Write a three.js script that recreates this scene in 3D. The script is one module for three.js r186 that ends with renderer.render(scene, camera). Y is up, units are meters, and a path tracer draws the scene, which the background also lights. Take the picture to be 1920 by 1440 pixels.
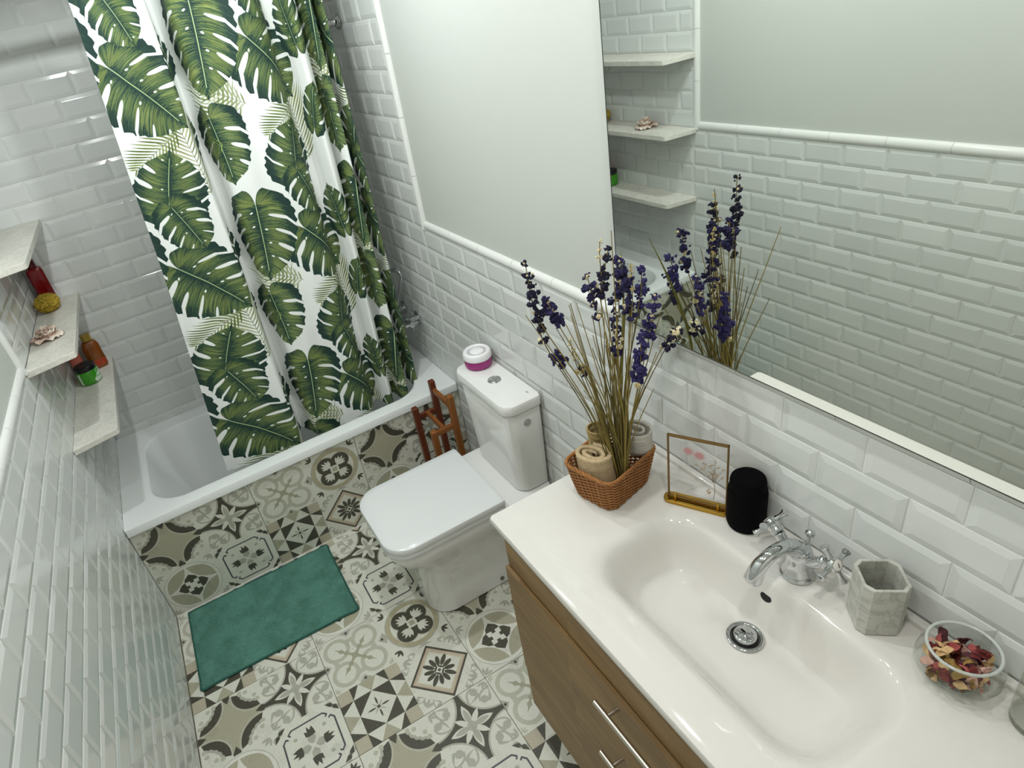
import * as THREE from 'three';
import { RoundedBoxGeometry } from 'three/addons/geometries/RoundedBoxGeometry.js';
import { mergeGeometries, mergeVertices, toCreasedNormals } from 'three/addons/utils/BufferGeometryUtils.js';

// ------------------------------------------------------------------ camera, light, exposure
const scene = new THREE.Scene();
scene.background = new THREE.Color(0x000000);
const camera = new THREE.PerspectiveCamera(62.239, 1920 / 1440, 0.02, 30);
camera.position.set(0.5226, 1.9192, 2.1652);
camera.up.set(0.380677, 0.843815, -0.378233);
camera.lookAt(0.5226 + 0.304519, 1.9192 - 0.50061, 2.1652 - 0.810344);
camera.setViewOffset(1920, 1440, 136, 29, 1920, 1440);      // the photograph's optical centre lies left of and above its middle
camera.updateProjectionMatrix(); camera.updateMatrixWorld(true);
const renderer = new THREE.WebGLRenderer({ antialias: true });
renderer.toneMapping = THREE.LinearToneMapping;
renderer.toneMappingExposure = 0.255;
renderer.shadowMap.enabled = true;
const LAMP = [7.2, 3.8, 4.1], LAMP_GLOW = 60;                 // six recessed LED spots in three pairs: candela each, glow of the lens
const LAMP_COLOR = [0xf8feff, 0xfdfeff, 0xfffdf8];
const LAMP_X = [0.40, 0.94], LAMP_Z = [0.44, 1.18, 1.92];

// ------------------------------------------------------------------ room measures (metres)
const W = 1.394, ZB = -0.70, ZF = 2.85, CEIL = 2.40;         // left wall x=0, right wall x=W, back wall z=ZB, bath front z=0
const ROW = 0.0784, PITCH = 0.1528, GROUT = 0.0026;

// ------------------------------------------------------------------ helpers
let seed = 12345;
const rnd = () => { seed = (seed * 1664525 + 1013904223) >>> 0; return seed / 4294967296; };
const rr = (a, b) => a + (b - a) * rnd();
const reseed = (n) => { seed = n >>> 0; };
const V3 = (x, y, z) => new THREE.Vector3(x, y, z);
const taken = {};
function numbered(n) { taken[n] = (taken[n] ?? -1) + 1; return taken[n] ? `${n}_${String(taken[n]).padStart(3, '0')}` : n; }
function tag(o, label, category, group) { o.userData.label = label; o.userData.category = category; if (group) o.userData.group = group; return o; }
function thing(name, label, category, [x, y, z] = [0, 0, 0], turn = 0, group) {
  const o = new THREE.Group(); o.name = numbered(name); o.position.set(x, y, z); o.rotation.y = turn; scene.add(o);
  return tag(o, label, category, group);
}
function struct(name, [x, y, z] = [0, 0, 0], turn = 0) {
  const o = new THREE.Group(); o.name = numbered(name); o.position.set(x, y, z); o.rotation.y = turn; scene.add(o);
  o.userData.kind = 'structure'; return o;
}
function part(name, geo, mat, parent, label) {
  const m = new THREE.Mesh(Array.isArray(geo) ? merge(geo) : geo, mat); m.name = name; parent.add(m);
  if (label) m.userData.label = label; return m;
}
function solo(name, geo, mat, label, category, group) { const m = part(numbered(name), geo, mat, scene); return tag(m, label, category, group); }
function merge(list) {
  const gs = list.map((g) => { const q = g.index ? g.toNonIndexed() : g.clone(); for (const k of Object.keys(q.attributes)) if (!['position', 'normal', 'uv'].includes(k)) q.deleteAttribute(k); if (!q.attributes.uv) q.setAttribute('uv', new THREE.Float32BufferAttribute(new Float32Array(q.attributes.position.count * 2), 2)); return q; });
  return mergeGeometries(gs);
}
const at = (g, x, y, z) => g.translate(x, y, z);
const box = (x0, x1, y0, y1, z0, z1, r = 0, s = 3) => at(r ? new RoundedBoxGeometry(x1 - x0, y1 - y0, z1 - z0, s, r) : new THREE.BoxGeometry(x1 - x0, y1 - y0, z1 - z0), (x0 + x1) / 2, (y0 + y1) / 2, (z0 + z1) / 2);
function boxUV(g, s = 1, swap) {                             // texture coordinates in metres, from the face each triangle looks to
  const q = g.index ? g.toNonIndexed() : g; const p = q.attributes.position, n = q.attributes.normal, uv = new Float32Array(p.count * 2);
  for (let i = 0; i < p.count; i++) {
    const ax = Math.abs(n.getX(i)), ay = Math.abs(n.getY(i)), az = Math.abs(n.getZ(i)); let u, v;
    if (ax >= ay && ax >= az) { u = p.getZ(i); v = p.getY(i); } else if (ay >= az) { u = p.getZ(i); v = p.getX(i); } else { u = p.getX(i); v = p.getY(i); }
    if (swap) [u, v] = [v, u];
    uv[2 * i] = u / s; uv[2 * i + 1] = v / s;
  }
  q.setAttribute('uv', new THREE.BufferAttribute(uv, 2)); return q;
}
const lathe = (pts, n = 40) => new THREE.LatheGeometry(pts.map(([r, y]) => new THREE.Vector2(r, y)), n);
const tube = (pts, r, seg = 24, rad = 8, closed = false) => new THREE.TubeGeometry(new THREE.CatmullRomCurve3(pts.map((p) => (p.isVector3 ? p : V3(...p))), closed), seg, r, rad, closed);
function taper(pts, radii, seg = 16, rad = 6) {              // a swept tube whose radius follows radii
  const c = new THREE.CatmullRomCurve3(pts.map((p) => (p.isVector3 ? p : V3(...p)))); const fr = c.computeFrenetFrames(seg);
  const pos = [], idx = [], uv = [];
  for (let i = 0; i <= seg; i++) {
    const t = i / seg, P = c.getPointAt(t), k = t * (radii.length - 1), a = Math.min(radii.length - 2, Math.floor(k)), r = radii[a] + (radii[a + 1] - radii[a]) * (k - a);
    for (let j = 0; j < rad; j++) {
      const w = (j / rad) * Math.PI * 2, d = fr.normals[i].clone().multiplyScalar(Math.cos(w) * r).add(fr.binormals[i].clone().multiplyScalar(Math.sin(w) * r)).add(P);
      pos.push(d.x, d.y, d.z); uv.push(j / rad, t);
    }
  }
  for (let i = 0; i < seg; i++) for (let j = 0; j < rad; j++) { const a = i * rad + j, b = i * rad + (j + 1) % rad, c2 = a + rad, d = b + rad; idx.push(a, b, c2, b, d, c2); }
  for (const [o, s] of [[0, 1], [seg * rad, -1]]) for (let j = 1; j < rad - 1; j++) s > 0 ? idx.push(o, o + j + 1, o + j) : idx.push(o, o + j, o + j + 1);
  const g = new THREE.BufferGeometry(); g.setAttribute('position', new THREE.Float32BufferAttribute(pos, 3)); g.setAttribute('uv', new THREE.Float32BufferAttribute(uv, 2)); g.setIndex(idx); g.computeVertexNormals(); return g;
}
const rod = (a, b, r, rad = 12) => {                         // a straight closed cylinder between two points
  const A = V3(...a), B = V3(...b), d = B.clone().sub(A), g = new THREE.CylinderGeometry(r, r, d.length(), rad);
  g.applyQuaternion(new THREE.Quaternion().setFromUnitVectors(V3(0, 1, 0), d.normalize())); return at(g, (A.x + B.x) / 2, (A.y + B.y) / 2, (A.z + B.z) / 2);
};
function rrect(x0, x1, z0, z1, r, y, nc = 10, ns = 8) {      // a loop of points round a rounded rectangle, always in the same order
  const rs = Array.isArray(r) ? r : [r, r, r, r], out = [];
  const cs = [[x1, z1, 1, 1, 0], [x0, z1, -1, 1, 1], [x0, z0, -1, -1, 2], [x1, z0, 1, -1, 3]];
  for (const [cx, cz, sx, sz, k] of cs) {
    const R = Math.max(1e-5, rs[k]), ox = cx - sx * R, oz = cz - sz * R;
    for (let i = 0; i <= nc; i++) { const w = (k + i / nc) * Math.PI / 2; out.push(V3(ox + Math.cos(w) * R, y, oz + Math.sin(w) * R)); }
    const nx = cs[(k + 1) % 4], nR = Math.max(1e-5, rs[(k + 1) % 4]), w = (k + 1) * Math.PI / 2, A = out[out.length - 1], B = V3(nx[0] - nx[2] * nR + Math.cos(w) * nR, y, nx[1] - nx[3] * nR + Math.sin(w) * nR);
    for (let i = 1; i < ns; i++) out.push(A.clone().lerp(B, i / ns));
  }
  return out;
}
function loft(loops, { first = false, last = false, crease = 0.7 } = {}) {
  const n = loops[0].length, pos = [], idx = [];
  for (const l of loops) for (const p of l) pos.push(p.x, p.y, p.z);
  for (let k = 0; k + 1 < loops.length; k++) for (let i = 0; i < n; i++) { const a = k * n + i, b = k * n + (i + 1) % n, c = a + n, d = b + n; idx.push(a, c, b, b, c, d); }
  for (const [on, k, flip] of [[first, 0, false], [last, loops.length - 1, true]]) if (on) {
    const o = pos.length / 3, m = loops[k].reduce((s, p) => s.add(p), V3(0, 0, 0)).multiplyScalar(1 / n); pos.push(m.x, m.y, m.z);
    for (let i = 0; i < n; i++) { const a = k * n + i, b = k * n + (i + 1) % n; flip ? idx.push(o, b, a) : idx.push(o, a, b); }
  }
  const g = new THREE.BufferGeometry(); g.setAttribute('position', new THREE.Float32BufferAttribute(pos, 3)); g.setIndex(idx);
  return crease ? toCreasedNormals(g, crease) : (g.computeVertexNormals(), g);
}
function noise2(x, y, s = 0) { const h = (i, j) => { let n = (i * 374761393 + j * 668265263 + s * 974711) | 0; n = Math.imul(n ^ (n >>> 13), 1274126177); return ((n ^ (n >>> 16)) >>> 0) / 4294967296; }; const i = Math.floor(x), j = Math.floor(y), f = x - i, g = y - j, u = f * f * (3 - 2 * f), v = g * g * (3 - 2 * g); return (h(i, j) * (1 - u) + h(i + 1, j) * u) * (1 - v) + (h(i, j + 1) * (1 - u) + h(i + 1, j + 1) * u) * v; }
const fbm = (x, y, s = 0, o = 4) => { let a = 0, k = 0.5, t = 0; for (let i = 0; i < o; i++) { a += k * noise2(x, y, s + i); t += k; x *= 2; y *= 2; k /= 2; } return a / t; };
function lump(g, amp, f, s = 0) {                            // push the vertices along their normals with noise
  const q = mergeVertices((() => { const c = g.clone(); c.deleteAttribute('uv'); c.deleteAttribute('normal'); return c; })(), 1e-5); q.computeVertexNormals();
  const p = q.attributes.position, n = q.attributes.normal;
  for (let i = 0; i < p.count; i++) { const x = p.getX(i), y = p.getY(i), z = p.getZ(i), k = (fbm(x * f + 7, y * f + z * f * 0.7, s) + fbm(z * f + 3, y * f - x * f * 0.6, s + 9) - 1) * amp; p.setXYZ(i, x + n.getX(i) * k, y + n.getY(i) * k, z + n.getZ(i) * k); }
  q.computeVertexNormals(); return q;
}
// ------------------------------------------------------------------ computed textures
function canvas(w, h, draw) { const c = document.createElement('canvas'); c.width = w; c.height = h; const x = c.getContext('2d'); draw(x, w, h); return c; }
function tex(c, srgb = true, rep = true) { const t = new THREE.CanvasTexture(c); if (srgb) t.colorSpace = THREE.SRGBColorSpace; if (rep) t.wrapS = t.wrapT = THREE.RepeatWrapping; t.anisotropy = 8; return t; }
function grainTex(w, h, f, srgb = true) {                    // f(x, y) -> [r, g, b] 0..255
  const d = new Uint8Array(w * h * 4); for (let j = 0; j < h; j++) for (let i = 0; i < w; i++) { const c = f(i / w, j / h), k = (j * w + i) * 4; d[k] = c[0]; d[k + 1] = c[1]; d[k + 2] = c[2]; d[k + 3] = 255; }
  const t = new THREE.DataTexture(d, w, h); if (srgb) t.colorSpace = THREE.SRGBColorSpace; t.wrapS = t.wrapT = THREE.RepeatWrapping; t.magFilter = THREE.LinearFilter; t.minFilter = THREE.LinearMipmapLinearFilter; t.generateMipmaps = true; t.needsUpdate = true; return t;
}
const std = (o) => new THREE.MeshStandardMaterial(o), phys = (o) => new THREE.MeshPhysicalMaterial(o);
const M = {
  paint: std({ color: 0xc4c7c1, roughness: 0.85, bumpMap: grainTex(256, 256, (u, v) => { const k = 255 * fbm(u * 64, v * 64, 3, 3); return [k, k, k]; }, false), bumpScale: 0.0006 }),
  ceiling: std({ color: 0xefefea, roughness: 0.9 }),
  tile: [0xd8dbd8, 0xd4d7d4, 0xdadcd9].map((c) => phys({ color: c, roughness: 0.1, specularIntensity: 1 })),
  trim: phys({ color: 0xe2e3df, roughness: 0.12 }),
  ceramic: phys({ color: 0xe9e9e6, roughness: 0.07 }),
  tub: phys({ color: 0xeef1f0, roughness: 0.1 }),
  basin: phys({ color: 0xdad7d1, roughness: 0.06 }),
  plastic: phys({ color: 0xe2e4e4, roughness: 0.22 }),
  chrome: std({ color: 0xd2d4d6, metalness: 1, roughness: 0.06 }),
  steel: std({ color: 0xc9c2b6, metalness: 1, roughness: 0.28 }),
  brass: std({ color: 0xb8923f, metalness: 1, roughness: 0.22 }),
  bronze: std({ color: 0x7b5f35, metalness: 0.8, roughness: 0.35 }),
  black: std({ color: 0x08080a, roughness: 0.9 }),
  hole: std({ color: 0x050505, roughness: 0.6 }),
  glass: phys({ color: 0xffffff, roughness: 0.02, transmission: 1, thickness: 0, ior: 1.45 }),
  grout: std({ color: 0xe2e3df, roughness: 0.8 }),
  silicone: std({ color: 0xe6e6e2, roughness: 0.5 }),
};
M.chrome.side = THREE.DoubleSide;
// ------------------------------------------------------------------ printed patterns: floor tiles and curtain
const PR = { white: '#dcdccf', dark: '#4b483d', beige: '#aeaa94', grey: '#b1b1a3', pale: '#bdbcab', tan: '#c3b29c' };
function cell(x, cx, cy, s, draw) { x.save(); x.beginPath(); x.rect(cx, cy, s, s); x.clip(); x.translate(cx + s / 2, cy + s / 2); x.scale(s, s); x.lineCap = 'round'; x.lineJoin = 'round'; draw(x); x.restore(); }
const disc = (x, cx, cy, r, c) => { x.fillStyle = c; x.beginPath(); x.arc(cx, cy, r, 0, 7); x.fill(); };
const poly = (x, pts, c) => { x.fillStyle = c; x.beginPath(); pts.forEach(([a, b], i) => (i ? x.lineTo(a, b) : x.moveTo(a, b))); x.closePath(); x.fill(); };
const four = (x, f, a0 = 0) => { for (let k = 0; k < 4; k++) { x.save(); x.rotate(a0 + k * Math.PI / 2); f(x, k); x.restore(); } };
const leafShape = (x, len, wid, c) => { x.fillStyle = c; x.beginPath(); x.moveTo(0, 0); x.quadraticCurveTo(wid, -len * 0.5, 0, -len); x.quadraticCurveTo(-wid, -len * 0.5, 0, 0); x.fill(); };
function scroll(x, s, c) { x.strokeStyle = c; x.fillStyle = c; x.lineWidth = 0.03 * s; x.beginPath(); x.moveTo(-0.16 * s, 0.05 * s); x.quadraticCurveTo(-0.1 * s, -0.13 * s, 0.03 * s, -0.1 * s); x.stroke(); x.beginPath(); x.arc(0.02 * s, -0.035 * s, 0.06 * s, 0, 7); x.fill(); x.beginPath(); x.moveTo(0.05 * s, 0.0); x.quadraticCurveTo(0.1 * s, 0.12 * s, -0.16 * s, 0.05 * s); x.quadraticCurveTo(0.02 * s, 0.05 * s, 0, 0); x.fill(); }
function sprig(x, s, c) { for (const a of [-0.7, 0, 0.7]) { x.save(); x.rotate(a); leafShape(x, 0.14 * s, 0.045 * s, c); x.restore(); } }
const CELL = {
  A(x) {                                                     // four dark crescents round a beige star
    poly(x, [[-.5, -.5], [.5, -.5], [.5, .5], [-.5, .5]], PR.beige);
    four(x, () => { poly(x, [[-.075, -.5], [.075, -.5], [0, -.37]], PR.dark); });
    four(x, () => {
      x.save(); x.beginPath(); x.rect(0, -.5, .5, .5); x.clip();
      disc(x, .415, -.415, .365, PR.pale); disc(x, .415, -.415, .338, PR.dark);
      for (let k = 0; k <= 8; k++) { const a = Math.PI * .42 + k / 8 * Math.PI * .66; disc(x, .5 + Math.cos(a) * .285, -.5 + Math.sin(a) * .285, .055, PR.grey); }
      for (let k = 0; k <= 8; k++) { const a = Math.PI * .42 + k / 8 * Math.PI * .66; disc(x, .51 + Math.cos(a) * .26, -.51 + Math.sin(a) * .26, .05, PR.white); }
      disc(x, .51, -.51, .26, PR.white); poly(x, [[.06, -.5], [.5, -.5], [.5, -.06], [.47, -.06], [.36, -.36], [.06, -.47]], PR.white);
      for (const [px, py] of [[.2, -.44], [.44, -.2], [.29, -.41], [.41, -.29]]) disc(x, px, py, .035, PR.pale);
      x.restore();
    });
  },
  B(x) {                                                     // scrolls in the corners, eight-petalled star
    poly(x, [[-.5, -.5], [.5, -.5], [.5, .5], [-.5, .5]], PR.dark);
    four(x, () => { disc(x, .5, -.5, .465, PR.grey); disc(x, .5, -.5, .44, PR.white); });
    four(x, () => { x.save(); x.rotate(Math.PI / 4); leafShape(x, .26, .08, PR.white); x.restore(); leafShape(x, .33, .11, PR.white); leafShape(x, .27, .08, PR.grey); });
    disc(x, 0, 0, .07, PR.grey);
    four(x, () => {
      for (const [px, py, a, f] of [[.24, -.37, -.35, 1], [.37, -.24, Math.PI / 2 + .35, -1]]) { x.save(); x.translate(px, py); x.rotate(a); x.scale(1, f); scroll(x, .95, PR.grey); x.restore(); }
      x.save(); x.translate(.46, -.46); x.rotate(Math.PI * 1.25); sprig(x, .9, PR.grey); x.restore();
    });
  },
  C(x) {                                                     // pale looped quatrefoil
    poly(x, [[-.5, -.5], [.5, -.5], [.5, .5], [-.5, .5]], PR.white);
    four(x, () => {
      x.strokeStyle = PR.pale; x.lineWidth = .065; x.beginPath(); x.arc(.235, -.235, .185, Math.PI * .62, Math.PI * 1.88 + Math.PI * .0); x.stroke();
      x.beginPath(); x.arc(.235, -.235, .185, -Math.PI * .6, Math.PI * .62, false); x.stroke();
      disc(x, .03, -.31, .045, PR.pale); disc(x, .31, -.03, .045, PR.pale);
      x.save(); x.rotate(Math.PI / 4); poly(x, [[-.03, 0], [-.02, -.12], [-.045, -.16], [-.015, -.2], [-.04, -.26], [-.015, -.3], [0, -.38], [.015, -.3], [.04, -.26], [.015, -.2], [.045, -.16], [.02, -.12], [.03, 0]], '#a7a48e'); x.restore();
      x.save(); x.translate(0, -.5); poly(x, [[-.1, 0], [0, .1], [.1, 0]], PR.grey); disc(x, 0, .035, .022, PR.dark); x.restore();
      x.save(); x.translate(.47, -.47); x.rotate(Math.PI * 1.25); sprig(x, .6, PR.pale); x.restore();
    });
    poly(x, [[-.055, -.055], [.055, -.055], [.055, .055], [-.055, .055]], '#a7a48e');
  },
  D(x) {                                                     // eight-sided line frame with four tulips
    poly(x, [[-.5, -.5], [.5, -.5], [.5, .5], [-.5, .5]], PR.white);
    four(x, () => { disc(x, .5, -.5, .16, PR.grey); disc(x, .53, -.53, .14, PR.white); x.save(); x.translate(.43, -.43); x.rotate(Math.PI / 4); poly(x, [[-.13, .05], [-.04, -.01], [0, .02], [.04, -.01], [.13, .05], [.03, .06], [0, .035], [-.03, .06]], PR.dark); x.restore(); });
    x.fillStyle = PR.white; poly(x, [[-.42, -.24], [-.24, -.42], [.24, -.42], [.42, -.24], [.42, .24], [.24, .42], [-.24, .42], [-.42, .24]], PR.white);
    four(x, () => {
      x.strokeStyle = '#4d4a50'; x.lineWidth = .024; x.beginPath(); x.moveTo(-.272, -.312); x.lineTo(-.292, -.338); x.lineTo(-.24, -.385); x.lineTo(.24, -.385); x.lineTo(.292, -.338); x.lineTo(.272, -.312); x.stroke();
      x.save(); x.translate(0, -.03); leafShape(x, .17, .12, PR.grey); x.restore(); x.save(); x.scale(1.25, 1.12);
      poly(x, [[-.058, -.15], [-.066, -.23], [-.034, -.205], [-.026, -.285], [.004, -.225], [.03, -.272], [.05, -.215], [.058, -.15], [.02, -.138], [-.02, -.138]], PR.dark); x.restore();
      x.save(); x.rotate(Math.PI / 4); poly(x, [[-.035, -.31], [0, -.34], [.035, -.31], [0, -.27]], PR.grey); x.restore();
    });
  },
  E(x) {                                                     // triangles round a diamond
    poly(x, [[-.5, -.5], [.5, -.5], [.5, .5], [-.5, .5]], PR.white);
    four(x, () => {
      poly(x, [[.29, -.29], [0, -.29], [.29, 0]], PR.dark);
      poly(x, [[.29, -.5], [.5, -.5], [.5, -.29], [.29, -.29]], PR.tan); poly(x, [[.29, -.5], [.5, -.5], [.5, -.29], [.29, -.29]], 'rgba(180,178,158,.6)');
      poly(x, [[0, -.29], [-.145, -.5], [.145, -.5]], PR.beige);
      poly(x, [[.29, -.29], [.145, -.5], [.29, -.5]], PR.dark); poly(x, [[-.29, -.29], [-.145, -.5], [-.29, -.5]], PR.dark);
    });
    poly(x, [[0, -.29], [.29, 0], [0, .29], [-.29, 0]], PR.white);
    four(x, () => { x.save(); x.translate(0, -.035); leafShape(x, .14, .028, PR.dark); x.restore(); x.save(); x.rotate(Math.PI / 4); leafShape(x, .12, .03, PR.pale); x.restore(); });
    disc(x, 0, 0, .026, PR.dark);
  },
  F(x) {                                                     // dark quatrefoil in a beige ring
    poly(x, [[-.5, -.5], [.5, -.5], [.5, .5], [-.5, .5]], PR.white);
    four(x, () => { x.save(); x.translate(.36, -.36); x.rotate(Math.PI / 4); sprig(x, .85, PR.dark); x.restore(); x.save(); x.translate(0, -.5); poly(x, [[-.12, 0], [0, .07], [.12, 0]], PR.grey); x.restore(); });
    disc(x, 0, 0, .455, PR.grey); disc(x, 0, 0, .435, '#b3ab8e'); disc(x, 0, 0, .36, PR.white);
    four(x, () => disc(x, .135, -.135, .185, PR.pale), 0); four(x, () => disc(x, .135, -.135, .17, PR.dark), 0); disc(x, 0, 0, .16, PR.dark);
    four(x, () => { x.save(); x.rotate(Math.PI / 4); for (const a of [-.75, -.38, 0, .38, .75]) { x.save(); x.translate(0, -.1); x.rotate(a); leafShape(x, .2 - Math.abs(a) * .05, .05, PR.white); x.restore(); } poly(x, [[-.025, -.03], [.025, -.03], [.02, -.14], [-.02, -.14]], PR.white); x.restore(); });
    disc(x, 0, 0, .085, PR.white); poly(x, [[-.045, -.045], [.045, -.045], [.045, .045], [-.045, .045]], PR.beige);
    four(x, () => { x.save(); x.translate(0, -.11); leafShape(x, .09, .06, PR.dark); x.restore(); });
  },
  G(x) {                                                     // standing framed square with a twelve-petalled flower
    poly(x, [[-.5, -.5], [.5, -.5], [.5, .5], [-.5, .5]], PR.white);
    four(x, () => { x.save(); x.translate(.42, -.42); x.rotate(Math.PI * 1.25); sprig(x, 1, PR.grey); x.restore(); for (const a of [-1, 1]) { x.save(); x.rotate(Math.PI / 4); x.translate(a * .16, -.5); x.scale(a, 1); scroll(x, .6, PR.grey); x.restore(); } });
    const d = (r, c) => poly(x, [[0, -r], [r, 0], [0, r], [-r, 0]], c);
    d(.49, PR.dark); d(.445, PR.tan); d(.4, '#c9bfa8'); d(.36, PR.white);
    for (let k = 0; k < 12; k++) { x.save(); x.rotate((k + .5) * Math.PI / 6); x.translate(0, -.035); x.fillStyle = PR.dark; const pl = k % 3 === 1 ? .225 : .195; x.beginPath(); x.ellipse(0, -pl * .62, .034, pl * .42, 0, 0, 7); x.fill(); x.restore(); }
    disc(x, 0, 0, .075, PR.dark); poly(x, [[0, -.07], [.03, -.03], [.07, 0], [.03, .03], [0, .07], [-.03, .03], [-.07, 0], [-.03, -.03]], PR.white); disc(x, 0, 0, .024, PR.dark);
  },
  H(x) {                                                     // ring of four leaves round a white cross
    poly(x, [[-.5, -.5], [.5, -.5], [.5, .5], [-.5, .5]], PR.white);
    four(x, () => { x.save(); x.translate(.47, -.47); x.rotate(Math.PI * 1.25); sprig(x, .95, PR.grey); x.restore(); });
    disc(x, 0, 0, .485, PR.grey); disc(x, 0, 0, .475, '#e1e1d6');
    four(x, () => { x.save(); x.rotate(Math.PI / 4); x.fillStyle = PR.beige; x.beginPath(); x.moveTo(-.285, -.305); x.quadraticCurveTo(0, -.575, .285, -.305); x.quadraticCurveTo(0, -.115, -.285, -.305); x.fill(); x.restore(); });
    four(x, () => poly(x, [[-.03, -.065], [-.03, -.11], [-.118, -.118], [-.095, -.185], [0, -.262], [.095, -.185], [.118, -.118], [.03, -.11], [.03, -.065]], PR.dark));
  },
};
function printedTile(names, sd) {
  return tex(canvas(1024, 1024, (x) => {
    names.forEach((n, k) => cell(x, (k % 2) * 512, Math.floor(k / 2) * 512, 512, CELL[n]));
    reseed(sd);
    for (let i = 0; i < 5200; i++) { x.fillStyle = rnd() < .5 ? `rgba(235,232,215,${rr(.03, .12)})` : `rgba(90,85,70,${rr(.03, .1)})`; const r = rr(1, 7); x.beginPath(); x.ellipse(rnd() * 1024, rnd() * 1024, r, r * rr(.4, 1), rnd() * 3, 0, 7); x.fill(); }
    for (let i = 0; i < 26; i++) { x.fillStyle = `rgba(95,88,70,${rr(.03, .06)})`; x.beginPath(); x.ellipse(rnd() * 1024, rnd() * 1024, rr(20, 90), rr(10, 40), rnd() * 3, 0, 7); x.fill(); }
  }), true, false);
}
const printA = printedTile(['A', 'B', 'H', 'D'], 11), printB = printedTile(['C', 'F', 'E', 'G'], 12);
M.floorTile = [printA, printB].map((map) => phys({ map, color: 0xffffff, roughness: 0.42 }));

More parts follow.
